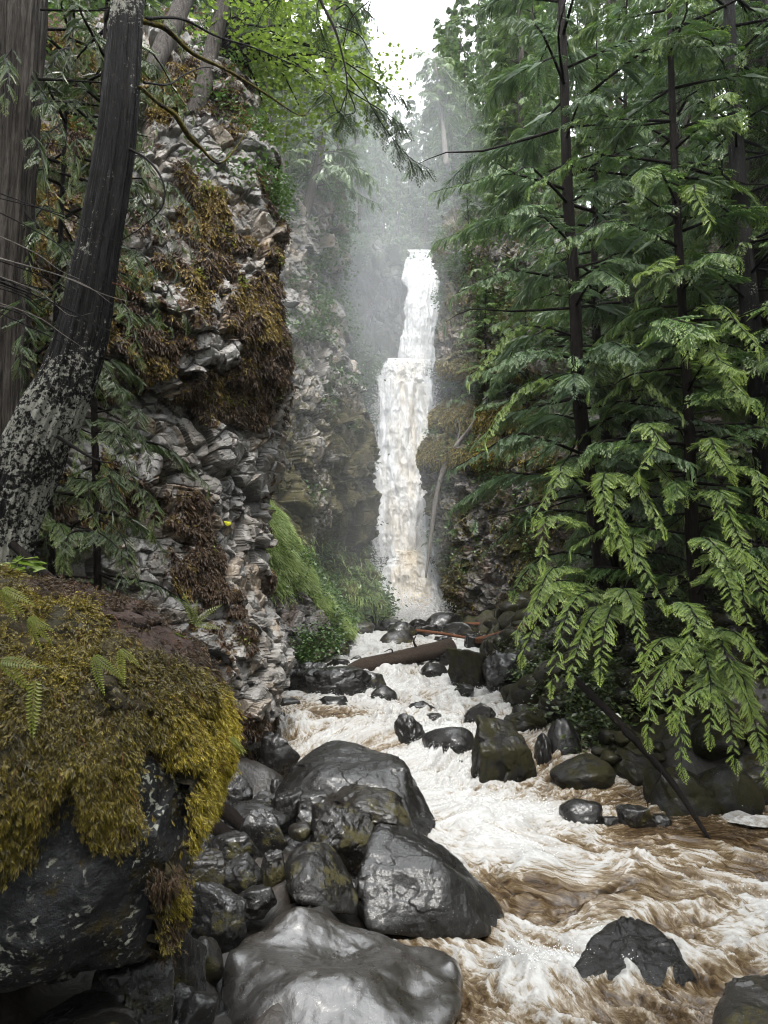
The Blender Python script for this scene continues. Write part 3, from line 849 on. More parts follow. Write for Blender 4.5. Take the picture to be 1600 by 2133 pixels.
# ---- near left cliff --------------------------------------------------
rows = [1690, 1430, 1200, 980, 840, 700, 540, 400, 280, 120, 40]
EA = [546, 562, 556, 556, 562, 580, 575, 552, 530, 500, 440]
YA = [0, -0.1, 0.05, 0.1, 0.25, -0.1, 0.0, 0.3, 0.6, 1.0, 2.6]
cols = []
for bx, by, wgt in ((-160, 5.6, 0.2), (60, 6.6, 0.3), (215, 7.5, 0.5), (330, 8.0, 0.7), (440, 8.5, 0.9), (520, 8.95, 1.0), (556, 9.5, 1.0), (540, 10.4, 1.0), (470, 12, 1.0), (330, 14, 1.0)):
    cols.append([(bx + (e - 556) * wgt, r_, by + yy) for r_, e, yy in zip(rows, EA, YA)])
nr, nc = 900, 620
V = loft(cols, nr, nc)
N, h, tone = rocky(V, nr, nc, 21, (0.55, 0.25), (0.62, 0.36), (0.24, 0.42), (1, 1, 1.2))
z = V[:, 2]
n1 = fbm(V * [1.1, 1.1, 0.9], 4, 70)
h0 = h.copy()
zone = itp(z, [0, 0.6, 1.0, 2.2, 3.2, 4.0, 4.6, 5.6, 7.5, 9.0], [0.9, 0.75, 0.14, 0.30, 0.32, 0.20, 0.70, 0.76, 0.60, 0.52])
xl = V[:, 0]
zone = zone + 0.25 * np.exp(-((z - 2.3) ** 2) / 0.5 - ((xl + 2.2) ** 2) / 0.15) + 0.25 * np.exp(-((z - 3.0) ** 2) / 0.12 - ((xl + 2.5) ** 2) / 0.3)
mossA = zone - 0.08 + 0.40 * n1 + 0.30 * fbm(V * [3.2, 3.2, 2.6], 4, 75) + 0.5 * np.clip(h0 / 0.2, -0.5, 0.5) * 0.5
mk = sstep(0.45, 0.65, mossA)
h = h * (1 - 0.45 * mk) + mk * (0.05 + 0.05 * ridged(V * [5, 5, 1.6], 3, 78) + 0.05 * fbm(V * 3.0, 3, 79))
cliffA, WA, NA = finish_cliff('cliff', V, N, h, mossA, tone, nr, nc, 'cliffA', 'near grey fractured basalt cliff with rust and gold moss, left of the stream')
NA = face_cam(WA, NA)
pr = mk * ((WA[:, 2] > 0.2) & (WA[:, 1] < 10.8) & (WA[:, 0] > -3.8))
O, Nn, k = sample(WA, NA, pr, 90000, 5)
gold = fbm(O * 1.8, 3, 91) + 0.7 * Nn[:, 2] + 0.10 * (O[:, 2] - 3.8)
for nm, sel, mt, lb in (('moss_growth', gold < 0.30, 'moss_rust', 'rust brown moss hanging on the near left cliff'), ('moss_growth', gold >= 0.30, 'moss_gold', 'golden moss cushions on the ledges of the near left cliff')):
    Vv, Ff, Aa = shoots(O[sel], Nn[sel], np.random.default_rng(3).uniform(0.03, 0.085, sel.sum()), 8, wid=0.22, bend=1.0, k=3)
    tag(obj(nm, mesh(nm, Vv, Ff, M[mt], Aa, smooth=False)), lb, 'moss', kind='stuff')

# ---- middle left cliff, in the mist ----------------------------------
rows = [1330, 1230, 1130, 1000, 900, 750, 600, 470, 400, 340, 280]
EB = [790, 800, 786, 772, 762, 740, 708, 716, 700, 650, 560]
YB = [0, 0.3, 0.2, 0, 0, 0.3, 0.8, 0.7, 1.6, 3.5, 7]
cols = []
for bx, by, wgt in ((440, 15.5, 0.2), (540, 17.4, 0.4), (610, 19.2, 0.6), (680, 20.6, 0.8), (730, 21.5, 0.95), (760, 22.4, 1.0), (745, 24, 1.0), (690, 28, 1.0)):
    cols.append([(bx + (e - 762) * wgt, r_, by + yy) for r_, e, yy in zip(rows, EB, YB)])
nr, nc = 700, 420
V = loft(cols, nr, nc)
N, h, tone = rocky(V, nr, nc, 33, (0.3, 0.5), (0.75, 0.5), (0.28, 0.45))
z = V[:, 2]
mossB = itp(z, [0, 2, 4, 6.5, 8.5, 13, 16], [0.75, 0.62, 0.62, 0.50, 0.16, 0.28, 0.7]) + 0.3 * fbm(V * 0.55, 4, 71)
mossB = mossB + 0.06 + 0.3 * sstep(-2.2, -0.9, V[:, 0]) * (z < 9)
h = h - 0.7 * np.exp(-((z - 3.0) ** 2) / 0.7) * sstep(-2.5, -1.6, V[:, 0])
cliffB, WB, NB = finish_cliff('cliff', V, N, h, mossB, tone, nr, nc, 'cliffB', 'grey and mossy middle cliff in the mist, left of the waterfall')
NB = face_cam(WB, NB)
# ---- right cliff -----------------------------------------------------
rows = [1340, 1270, 1200, 1130, 1060, 1000, 945, 905, 872, 845, 800, 765, 700, 630, 560, 510, 440]
EC = [955, 940, 925, 912, 897, 888, 884, 905, 905, 934, 955, 914, 912, 920, 914, 908, 936]
YC = [0, 0, 0, 0, 0.0, 0, -0.1, 0.3, 0.2, 0.7, 0.9, 0.3, 0.6, 0.8, 1.0, 1.4, 4]
cols = []
for bx, by, wgt in ((985, 27.5, 0.8), (915, 25, 1.0), (890, 23.8, 1.0), (915, 22.9, 0.95), (985, 22.0, 0.8), (1070, 20.2, 0.5), (1200, 17.4, 0.3), (1330, 15, 0.2), (1520, 13.4, 0.1), (1800, 12.4, 0)):
    cols.append([(bx + (e - 890) * wgt, r_, by + yy) for r_, e, yy in zip(rows, EC, YC)])
nr, nc = 640, 560
V = loft(cols, nr, nc)
N, h, tone = rocky(V, nr, nc, 45, (0.35, 0.3), (0.55, 0.45), (0.22, 0.5))
z = V[:, 2]; yv = V[:, 1]
py_ = 1066.5 - FPX * np.tan(np.arctan((z - CAMZ) / yv) - R(PITCH))
ledge = sum(np.exp(-((py_ - c) ** 2) / (2 * s * s)) for c, s in ((775, 16), (868, 24), (950, 20)))
front = sstep(19, 21.5, yv)
mossC = 0.42 + 0.35 * fbm(V * 0.8, 4, 72) + 0.7 * ledge * front
h = h * (1 - 0.6 * np.clip(ledge, 0, 1)) + 0.16 * ledge * front
cliffC, WC, NC_ = finish_cliff('cliff', V, N, h, mossC, tone, nr, nc, 'cliffC', 'dark mossy cliff right of the waterfall with mustard moss ledges')
NC_ = face_cam(WC, NC_)
led = np.clip(ledge * front - 0.3, 0, 1) * (WC[:, 0] < 4)
O, Nn, k = sample(WC, NC_, led * 0.5 + 0.10 * np.clip(mossC - 0.3, 0, 1), 60000, 15)
Vv, Ff, Aa = shoots(O, Nn, np.random.default_rng(6).uniform(0.05, 0.13, len(O)), 18, wid=0.3, bend=0.8, k=1)
tag(obj('moss_growth', mesh('moss_growth', Vv, Ff, M['moss'], Aa, smooth=False)), 'mustard moss cushions on the ledges of the right cliff beside the falls', 'moss', kind='stuff')
# ---- back cliff ------------------------------------------------------
rows = [1300, 1100, 900, 760, 640, 560, 512, 500]
cols = []
for bx, by in ((560, 27.5), (640, 29.3), (720, 30), (790, 30.2), (845, 29.9), (875, 30.6), (905, 30.2), (960, 29), (1060, 28)):
    cols.append([(bx + dx, r_, by + yy) for r_, dx, yy in zip(rows, (0, 0, 0, 4, -4, 3, 0, 0), (0, 0.1, 0, 0.2, 0.3, -0.1, 0.2, 2.5))])
nr, nc = 300, 220
V = loft(cols, nr, nc)
N, h, tone = rocky(V, nr, nc, 57, (0.3, 0.35), (1.1, 0.5), (0.4, 0.45), (1, 1, 0.6))
mossD = 0.30 + 0.35 * fbm(V * 0.4, 3, 73) + 0.5 * sstep(15, 16.5, V[:, 2])
cliffD, WD, ND = finish_cliff('cliff', V, N, h, mossD, tone, nr, nc, 'cliffD', 'dark back cliff behind the upper tier of the waterfall')
# ---- ledge behind the middle tier --------------------------------------
cols = []
for bx, by, tp in ((680, 25.2, 600), (720, 26, 640), (752, 26.6, 700), (780, 26.9, 755), (800, 27.6, 790), (850, 27.8, 795), (900, 27.6, 795), (940, 26.8, 775)):
    rr_ = [1300, 1200, 1100, 1000, 900, 820, tp, tp - 4]
    cols.append([(bx - 0.03 * (1300 - r_), r_, by + (0.0 if k_ < 7 else 3.0)) for k_, r_ in enumerate(rr_)])
nr, nc = 260, 160
V = loft(cols, nr, nc)
N, h, tone = rocky(V, nr, nc, 61, (0.5, 0.35), (0.7, 0.4), (0.3, 0.4))
cliffE, WE, NE = finish_cliff('cliff', V, N, h, 0.62 + 0.3 * fbm(V * 0.5, 3, 74) - 0.4 * (V[:, 2] < 5), tone, nr, nc, 'cliffD', 'green overgrown rock ledge left behind the middle tier of the falls')
NE = face_cam(WE, NE)
# ---- grassy slope on the left bank -------------------------------------
cols = [[(440, 1420, 13.2), (450, 1180, 14.0), (455, 1010, 15.2), (460, 960, 18)],
        [(545, 1412, 13.6), (548, 1230, 14.5), (552, 1058, 15.6), (552, 1045, 18)],
        [(600, 1398, 14.2), (600, 1245, 15.0), (598, 1105, 16.0), (598, 1095, 19)],
        [(640, 1385, 14.9), (640, 1270, 15.6), (640, 1190, 16.3), (640, 1185, 19)],
        [(690, 1362, 15.9), (690, 1312, 16.3), (685, 1262, 16.9), (695, 1252, 20)],
        [(735, 1345, 16.9), (735, 1332, 17.2), (730, 1318, 17.5), (750, 1296, 21)]]
nr, nc = 240, 260
V = loft(cols, nr, nc)
N, h, tone = rocky(V, nr, nc, 65, (0.7, 0.16), (0.45, 0.35), (0.2, 0.4))
tt = np.repeat(np.linspace(0, 1, nr), nc)
gm = sstep(0.33, 0.52, tt + 0.10 * fbm(V * 1.5, 3, 66))
h = h * (1 - 0.75 * gm)
bank, WK, NK = finish_cliff('bank', V, N, h, 0.2 + 0.5 * gm + 0.3 * fbm(V * 1.2, 3, 67), tone, nr, nc, 'cliffC', 'steep grassy bank beyond the near left cliff')
NK[:, :] = np.where(NK[:, 2:3] < 0, -NK, NK)
pr = gm * (tt < 0.9)
O, Nn, k = sample(WK, NK, pr, 46000, 25)
D = Nn * 0.6 + np.array([0.45, -0.3, 0.1]) + np.random.default_rng(8).normal(size=O.shape) * 0.5
clump = fbm(O * 2.6, 3, 28)
Vv, Ff, Aa = blades(O, D, np.random.default_rng(9).uniform(0.07, 0.2, len(O)) * (1 + 0.6 * clump.clip(-0.6, 1)), 0.018, 27, bend=0.9, rnd=np.clip(0.5 + 0.6 * clump + 0.2 * np.random.default_rng(10).normal(size=len(O)), 0, 1))
tag(obj('grass', mesh('grass', Vv, Ff, M['grass'], Aa, smooth=False)), 'long bright grass combed down the steep left bank', 'grass', kind='stuff')
# green growth at the foot of the middle cliff
O, Nn, k = sample(WB, NB, ((WB[:, 2] < 3.6) & (WB[:, 2] > 0.9) & (WB[:, 0] > -3.0)) * (0.2 + sstep(3.6, 1.6, WB[:, 2])), 14000, 28)
O = O + np.array([0, -0.25, 0]) * np.random.default_rng(1).uniform(0, 1, (len(O), 1))
Vv, Ff, Aa = blades(O, Nn * 0.5 + np.array([0.1, -0.4, 0.25]) + np.random.default_rng(8).normal(size=O.shape) * 0.3, np.random.default_rng(9).uniform(0.15, 0.34, len(O)), 0.022, 29, bend=1.2)
tag(obj('grass', mesh('grass', Vv, Ff, M['grass'], Aa, smooth=False)), 'soft green grass at the foot of the misty middle cliff', 'grass', kind='stuff')

# ---- stream ----------------------------------------------------------
nyw, nxw = 1000, 620
yy = 2.6 * (25.2 / 2.6) ** np.linspace(0, 1, nyw)
uu = np.linspace(0, 1, nxw)
xa = itp(yy, [2.6, 8.2, 8.8, 13, 25.2], [-2.0, -2.4, -2.6, -3.2, -2.6])
xb = itp(yy, [2.6, 6.5, 7.5, 8.5, 10, 25.2], [3.2, 6.8, 6.0, 3.2, 2.6, 3.4])
X = xa[:, None] + (xb - xa)[:, None] * uu[None]
Y = np.repeat(yy[:, None], nxw, 1)
x_, y_ = X.ravel(), Y.ravel()
# the lip of the step at y~9 bends, and the pour slides from left back to right front
wob = 0.35 * vnoise(np.stack([x_ * 1.1, y_ * 0.4, 0 * x_], 1), 11)
ys = y_ + wob + np.where(y_ < 11, 0.35 * np.clip(x_ - 0.8, -1.5, 1.5), 0)
zb = stream_z(ys)
# white-water amount by place (px, py, sx, sy, amount)
PXW = 800 + FPX * 0; 
dzc = zb - CAMZ
dd = y_ * _cp + dzc * _sp
px_ = 800 + FPX * x_ / dd
py_ = 1066.5 - FPX * (dzc * _cp - y_ * _sp) / dd
foam = 0.225 + 0 * x_
foam += 0.11 * sstep(1560, 1480, py_) - 0.07 * sstep(1780, 1850, py_) - 0.04 * sstep(1250, 1450, px_) * sstep(1600, 1700, py_)
for cx, cyy_, sx_, sy_, am in ((930, 1600, 70, 60, 0.30), (1000, 1690, 130, 45, 0.22), (1010, 1780, 110, 45, 0.26), (1180, 1720, 160, 30, 0.20), (1330, 1830, 220, 35, 0.10), (1560, 1900, 90, 70, 0.22), (1500, 1790, 120, 25, 0.08),
                          (1060, 2010, 90, 50, 0.20), (1230, 2010, 100, 25, 0.26), (1130, 2090, 120, 50, 0.18), (1400, 2010, 60, 18, 0.25), (1090, 1930, 60, 18, 0.20), (800, 1530, 160, 50, 0.16), (560, 1640, 80, 40, 0.2), (850, 1420, 200, 40, 0.18), (760, 1345, 60, 30, 0.3), (990, 1370, 50, 40, 0.3),
                          (850, 1930, 130, 28, -0.45), (1480, 1735, 200, 22, -0.42), (1250, 1665, 120, 16, -0.15), (1120, 1850, 60, 22, -0.18), (1560, 1815, 60, 18, -0.35), (1250, 1880, 120, 28, -0.22), (1480, 2060, 120, 40, -0.15), (1300, 2120, 100, 30, -0.1), (960, 2110, 60, 40, -0.2),
                          (700, 1490, 60, 12, -0.2), (1560, 1710, 40, 14, 0.6), (620, 1470, 60, 10, -0.12)):
    foam += am * np.exp(-((px_ - cx) ** 2) / (2 * sx_ ** 2) - ((py_ - cyy_) ** 2) / (2 * sy_ ** 2))
# flow runs towards the camera and off to the right in front
ang = itp(y_, [2.6, 5, 7, 8.5, 10, 25], [0.6, 0.75, 0.95, 0.5, 0.1, 0.0])
fx, fy = np.sin(ang), -np.cos(ang)
s_ = x_ * fx + y_ * fy; n_ = -x_ * fy + y_ * fx
wx = 0.5 * fbm(np.stack([x_ * 0.9, y_ * 0.9, 0 * x_], 1), 3, 12); wy = 0.5 * fbm(np.stack([x_ * 0.9, y_ * 0.9, 0 * x_ + 4], 1), 3, 13)
q1 = np.stack([(s_ + wx) * 1.6, (n_ + wy) * 3.0, 0 * x_], 1)
A1 = ridged(q1, 3, 14); A2 = ridged(q1 * 2.7 + 3, 4, 15, 0.6); A3 = fbm(np.stack([(s_ + wx * 0.6) * 9, (n_ + wy * 0.6) * 12, 0 * x_], 1), 4, 16, 0.6)
turb = itp(y_, [2.6, 5.5, 7.5, 8.6, 9.0, 10, 12, 14, 16, 25], [1.0, 0.9, 0.75, 0.9, 1.25, 1.0, 0.8, 0.9, 0.9, 0.8])
turb = turb * (1 - 0.8 * np.exp(-((px_ - 1500) ** 2) / (2 * 170 ** 2) - ((py_ - 1735) ** 2) / (2 * 22 ** 2))) * (1 - 0.7 * np.exp(-((px_ - 850) ** 2) / (2 * 110 ** 2) - ((py_ - 1930) ** 2) / (2 * 25 ** 2)))
zz = zb + turb * (0.10 * A1 + 0.038 * A2 + 0.018 * A3)
# piles of broken water
for cx, cyy_, Yc, rr0, hh0 in ((960, 1600, 9.0, 0.25, 0.10), (1000, 1760, 7.3, 0.28, 0.16), (1330, 1850, 5.75, 0.22, 0.10), (1200, 2040, 4.5, 0.16, 0.10), (1070, 2020, 4.6, 0.14, 0.09), (1330, 1812, 6.2, 0.09, 0.08), (1490, 1880, 5.4, 0.12, 0.10), (740, 1540, 9.9, 0.3, 0.15), (900, 1430, 12.9, 0.3, 0.12)):
    c = P(cx, cyy_, Yc)
    zz += hh0 * np.exp(-((x_ - c[0]) ** 2 + (y_ - c[1]) ** 2) / (2 * rr0 ** 2))
foam = np.minimum(foam, 0.62) + 0.08 * fbm(np.stack([x_ * 1.3, y_ * 0.8, 0 * x_], 1), 3, 17)
k = foam + 0.22 * (A1 - 0.15) + 0.22 * (A2 - 0.2) + 0.10 * A3
wmesh = mesh('water', np.stack([x_, y_, zz], 1), gridfaces(nyw, nxw), M['water'], {'foam': np.clip(k, 0, 1), 'fs': s_ + 0.5 * wx, 'fn': n_ + 0.5 * wy})
wat = tag(obj('water', wmesh), 'brown and white rushing stream below the waterfall', kind='structure')
# droplets thrown up from the roughest places
def drops(name, O, S, mat, label):
    v = np.array([(1, 0, 0), (-1, 0, 0), (0, 1, 0), (0, -1, 0), (0, 0, 1), (0, 0, -1)], float)
    f = np.array([(0, 2, 4), (2, 1, 4), (1, 3, 4), (3, 0, 4), (2, 0, 5), (1, 2, 5), (3, 1, 5), (0, 3, 5)])
    Vv = (O[:, None] + v[None] * S[:, None, None]).reshape(-1, 3)
    Ff = (f[None] + (np.arange(len(O)) * 6)[:, None, None]).reshape(-1, 3)
    return tag(obj(name, mesh(name, Vv, Ff, M[mat])), label, 'spray', kind='stuff')
rg = np.random.default_rng(50)
pr = np.clip(k - 0.55, 0, 0.12) * turb * (y_ < 14) * np.where(y_ > 7, 1.5, 1) * (y_ ** -1.2)
kk = rg.choice(len(x_), 6000, p=pr / pr.sum())
O = np.stack([x_[kk], y_[kk], zz[kk]], 1)
O[:, 2] += np.abs(rg.normal(size=len(O))) * 0.035
O[:, :2] += rg.normal(size=(len(O), 2)) * 0.02
drops('water_spray', O, rg.uniform(0.0015, 0.006, len(O)), 'drop', 'white droplets thrown up by the rapids')
# ---- waterfall --------------------------------------------------------
def fall(rows, Ls, Rs, Ys, nr, nc, seed, tanv, bulge=0.4, rough=0.16):
    t = np.linspace(0, 1, nr)
    tr_ = np.linspace(0, 1, len(rows))
    rw = np.interp(t, tr_, rows); l = np.interp(t, tr_, Ls); r = np.interp(t, tr_, Rs); Y_ = np.interp(t, tr_, Ys)
    u = np.linspace(-1, 1, nc)
    jt = np.stack([t * 9, 0 * t, 0 * t], 1)
    l = l + 7 * fbm(jt, 4, seed + 21); r = r + 7 * fbm(jt + 50, 4, seed + 22)
    V = np.array([[P(l[i] + (r[i] - l[i]) * (a + 1) / 2, rw[i], Y_[i] - bulge * (1 - a * a)) for a in u] for i in range(nr)]).reshape(-1, 3)
    q = V * [1, 1, 0.16]
    d = ridged(q * 1.6, 4, seed) * rough * 1.3 + ridged(V * [2.4, 2.4, 0.7], 4, seed + 3, 0.5) * rough * 0.6 + fbm(V * [7, 7, 2], 4, seed + 5, 0.6) * rough * 0.4
    V[:, 1] -= d * sstep(0, 0.06, np.repeat(t, nc))
    e = np.tile(np.abs(u), nr)
    e = sstep(0.72, 1.05, e + 0.12 * fbm(q * 1.5, 3, seed + 8))
    tn = tanv * (1 - sstep(0.15, 0.9, np.tile(np.abs(u), nr)))
    return V, gridfaces(nr, nc), {'edge': e, 'tan': tn}
wf = thing('waterfall', P(860, 1290, 24.5), 'tall three-tier waterfall pouring white and tan water into the gorge', 'waterfall')
base = P(860, 1290, 24.5)
def tier(args, label):
    V, F, A = fall(*args)
    o = obj('tier', mesh('tier', V - base, F, M['falls'], A), wf); o['label'] = label
tier(([520, 545, 600, 660, 720, 775], [846, 842, 837, 832, 829, 827], [903, 912, 922, 918, 908, 902], [30.2, 29.3, 28.9, 28.7, 28.5, 28.2], 300, 110, 81, 0.0, 0.35, 0.15), 'white upper tier of the falls')
tier(([746, 766, 800, 900, 1000, 1060, 1110, 1160], [798, 790, 784, 772, 762, 758, 760, 788], [903, 906, 908, 914, 918, 920, 920, 915], [28.4, 27.0, 26.7, 26.4, 26.1, 25.9, 25.7, 25.6], 420, 130, 82, 0.34, 0.4, 0.17), 'long middle tier of the falls, tan along its centre')
tier(([1138, 1150, 1180, 1230, 1290, 1330], [798, 798, 792, 786, 776, 770], [900, 902, 908, 920, 935, 942], [26.0, 25.4, 25.1, 24.8, 24.4, 24.2], 220, 130, 83, 0.75, 0.35, 0.16), 'tan lower tier of the falls')
# loose spray along the edges of the tiers
rg = np.random.default_rng(51)
n = 7000
py0 = np.concatenate([rg.uniform(770, 1150, n), rg.uniform(1150, 1310, n)])
sd_ = rg.choice([-1, 1], 2 * n)
Lq = np.interp(py0, [770, 900, 1060, 1150, 1230, 1310], [800, 782, 764, 794, 788, 774]); Rq = np.interp(py0, [770, 900, 1060, 1150, 1230, 1310], [900, 906, 914, 905, 920, 938])
off = rg.normal(size=2 * n) * 10 + 2
px0 = np.where(sd_ < 0, Lq - off, Rq + off)
Y0 = np.interp(py0, [770, 1150, 1310], [26.6, 25.2, 24.2])
O = np.array([P(a, b, c) for a, b, c in zip(px0, py0, Y0)])
drops('water_spray', O, rg.uniform(0.004, 0.02, len(O)), 'drop', 'loose white spray along both edges of the waterfall')
n = 5000
O = np.array([P(a, b, c) for a, b, c in zip(rg.normal(858, 45, n), 1300 - np.abs(rg.normal(0, 28, n)), rg.uniform(23.2, 24.2, n))])
drops('water_spray', O, rg.uniform(0.006, 0.03, len(O)), 'drop', 'white splash at the foot of the waterfall')
# ================================================================== BOULDERS
# the smooth flat boulder in front
hull_rock('boulder', 'large smooth wet grey-brown boulder with a dished top in the foreground', [
    (545, 1895, 4.75), (628, 1868, 4.8), (690, 1888, 4.8), (800, 1938, 4.85), (950, 1955, 4.75), (988, 2003, 4.5), (440, 1990, 4.35), (425, 2080, 4.1), (450, 2230, 3.95),
    (540, 2010, 4.1), (830, 2010, 4.2), (600, 2230, 3.62), (860, 2230, 3.7), (985, 2110, 4.05), (520, 2200, 5.0), (960, 2150, 4.9)], 3, 'flat', 7, 11, 0.035,
    bumps=((622, 1890, 4.72, 0.11, 0.11), (700, 1990, 4.45, 0.17, -0.11), (590, 1975, 4.4, 0.10, -0.04), (850, 1975, 4.55, 0.12, -0.07), (950, 1990, 4.5, 0.055, 0.09), (870, 2050, 4.2, 0.09, -0.07), (470, 2000, 4.3, 0.07, 0.05), (620, 2070, 4.05, 0.10, 0.03), (740, 2060, 4.1, 0.12, 0.04)), center=(700, 2110, 4.4), warp=0.05)
hull_rock('boulder', 'big dark wedge-shaped boulder sloping down into the rapids at right', [
    (782, 1714, 5.55), (800, 1710, 5.75), (868, 1722, 5.8), (950, 1785, 5.75), (1010, 1845, 5.6), (1066, 1912, 5.45), (1050, 1950, 5.25), (960, 1960, 5.08), (925, 1800, 5.25), (930, 1900, 5.05), (765, 1950, 4.98), (742, 1860, 5.1), (752, 1775, 5.3),
    (900, 1850, 6.4), (1000, 1900, 6.2), (760, 1850, 6.1)], 5, 'wet', 7, 24, 0.03, (0.16, 0.09), center=(880, 1860, 5.5))
hull_rock('boulder', 'pitted egg-shaped dark boulder with a mossy flank, leaning on the wedge boulder', [
    (600, 1755, 5.25), (640, 1742, 5.3), (690, 1748, 5.35), (725, 1800, 5.3), (757, 1865, 5.15), (750, 1912, 5.0), (690, 1912, 4.85), (610, 1880, 4.85), (588, 1820, 5.0), (650, 1800, 4.95), (670, 1800, 5.7), (600, 1850, 5.5)], 7, 'pitted', 6, 10, 0.05, center=(670, 1830, 5.2))
hull_rock('boulder', 'giant dark angular boulder with a bright wet top facet in mid stream', [
    (690, 1537, 7.75), (642, 1562, 7.55), (602, 1600, 7.35), (572, 1650, 7.15), (572, 1700, 6.95), (660, 1607, 7.0), (722, 1622, 6.95), (852, 1602, 7.1), (866, 1640, 7.2), (845, 1585, 7.6), (765, 1552, 7.9),
    (650, 1730, 6.75), (800, 1745, 6.6), (862, 1720, 6.8), (880, 1650, 8.2), (620, 1650, 8.6), (760, 1590, 8.6)], 9, 'wet', 7, 30, 0.025, (0.22, 0.06),
    extra=[[(820, 1640, 7.2), (862, 1640, 7.3), (914, 1708, 7.0), (900, 1742, 6.8), (800, 1745, 6.5), (640, 1700, 7.0), (700, 1640, 7.8), (860, 1690, 7.8)]], center=(735, 1665, 7.4))
hull_rock('boulder', 'dark wet boulder with water pouring round it in the right foreground rapids', [
    (1188, 2005, 4.75), (1222, 1952, 4.9), (1262, 1922, 5.0), (1335, 1908, 5.0), (1372, 1922, 4.95), (1410, 1972, 4.8), (1448, 2020, 4.65), (1300, 2110, 4.4), (1170, 2090, 4.6), (1300, 2040, 5.6), (1450, 2110, 4.9), (1480, 2080, 4.6)], 11, 'wetter', 6, 16, 0.05, (0.12, 0.09), center=(1318, 2005, 4.85))
hull_rock('boulder', 'dark boulder cut off by the lower right corner of the rapids', [
    (1475, 2120, 3.95), (1505, 2042, 4.1), (1640, 2015, 4.2), (1800, 2100, 4.1), (1460, 2200, 3.7), (1560, 2200, 3.5), (1750, 2200, 3.6), (1600, 2100, 4.8), (1800, 2100, 4.6)], 13, 'brown', 6, 20, 0.04, (0.12, 0.06), center=(1610, 2130, 4.05))
# the near mossy boulder -------------------------------------------------
near_pts = [(-300, 1165, 2.75), (60, 1205, 3.0), (300, 1292, 3.1), (425, 1382, 3.1), (470, 1450, 3.05), (474, 1560, 3.0), (436, 1680, 2.93), (352, 1830, 2.82), (322, 1990, 2.7), (240, 2050, 2.6), (-250, 2110, 2.4),
            (-300, 1650, 2.25), (90, 1480, 2.45), (330, 1560, 2.62), (130, 1900, 2.42), (300, 1350, 4.2), (-300, 1250, 4.2), (300, 1900, 3.9), (-300, 2000, 4.0), (250, 1420, 2.62)]
nc_ = P(120, 1640, 3.0)
near = hull_rock('boulder', 'massive near boulder with a thick moss cap and pale lichen spots, lower left', near_pts, 15, 'lichenrock', 7, 18, 0.05, (0.25, 0.10), center=(120, 1640, 3.0))
nv = np.zeros(len(near.data.vertices) * 3); near.data.vertices.foreach_get('co', nv); nv = nv.reshape(-1, 3) 
nn = np.zeros_like(nv).ravel(); near.data.vertices.foreach_get('normal', nn); nn = nn.reshape(-1, 3)
Wn = nv + nc_
def to_px(W):
    dz = W[:, 2] - CAMZ
    d = W[:, 1] * _cp + dz * _sp
    return 800 + FPX * W[:, 0] / d, 1066.5 - FPX * (dz * _cp - W[:, 1] * _sp) / d
npx, npy = to_px(Wn)
mb = itp(npx, [-100, 0, 60, 100, 150, 175, 265, 275, 300, 350, 372, 380, 440, 480], [1790, 1790, 1780, 1640, 1600, 1740, 1760, 1600, 1585, 1600, 1640, 1740, 1700, 1620])
mb = mb + 45 * fbm(Wn * 5, 4, 301) + 22 * fbm(Wn * 16, 3, 311)
mcap = sstep(25, -25, npy - mb)
strip = np.exp(-((npx - 328) / 28) ** 2) * sstep(1770, 1800, npy) * sstep(2010, 1960, npy)
drape = np.maximum(mcap, sstep(0.4, 0.6, strip + 0.15 * fbm(Wn * 9, 3, 302)))
drape = np.maximum(drape, sstep(0.55, 0.7, np.exp(-((npx - 372) / 12) ** 2) * sstep(1600, 1640, npy) * sstep(1800, 1740, npy)))
soil = sstep(-25, 15, -(npy - itp(npx, [0, 60, 200, 330, 430, 480], [1190, 1215, 1300, 1372, 1412, 1450])) + 14 * fbm(Wn * 6, 3, 303)) 
# moss cap: a thick lumpy shell over the rock
lump = 0.04 + 0.03 * fbm(Wn * 4, 3, 304) + 0.022 * ridged(Wn * [14, 14, 7], 4, 305)
shell = nv + nn * (drape * lump)[:, None]
fc = np.zeros(len(near.data.polygons) * 3, np.int32); near.data.polygons.foreach_get('vertices', fc); fc = fc.reshape(-1, 3)
keep = (drape[fc].min(1) > 0.02) & (Wn[fc][:, :, 1].mean(1) < 3.9)
T_ = NT('moss_mat')
so = T_.attr('soil')
mcol = T_.mix(T_.mr(T_.noise(5, 5, 0.6), 0.4, 0.6), (0.045, 0.032, 0.006), (0.02, 0.016, 0.004))
mcol = T_.mix(so, mcol, T_.mix(T_.noise(40, 5, 0.7), (0.018, 0.010, 0.008), (0.06, 0.032, 0.022)))
M['mossmat'] = T_.done(T_.bsdf(Base_Color=mcol, Roughness=0.95, Normal=T_.bump(T_.noise(60, 6, 0.7), 0.9, 0.03)))
def compact(V, F, at):
    u, inv = np.unique(F, return_inverse=True)
    return V[u], inv.reshape(F.shape), {k: v[u] for k, v in at.items()}
v2, f2, a2 = compact(shell, fc[keep], {'soil': soil})
mo = obj('moss_cap', mesh('moss_cap', v2, f2, M['mossmat'], a2), near)
rg = np.random.default_rng(60)
vis = (Wn[:, 1] < 3.5) & (npx > -60)
pr = (drape * (0.35 + 0.65 * sstep(-10, 60, mb - npy)) + 0.10 * sstep(110, 0, npy - mb) * (fbm(Wn * 7, 3, 312) > 0.1)) * vis * (1 - 0.6 * soil) * (0.12 + 0.88 * sstep(-0.5, -0.15, fbm(Wn * 6.5, 4, 314)))
O, Nn, k_ = sample(shell + nc_, nn, pr, 74000, 61)
ox, oy = to_px(O)
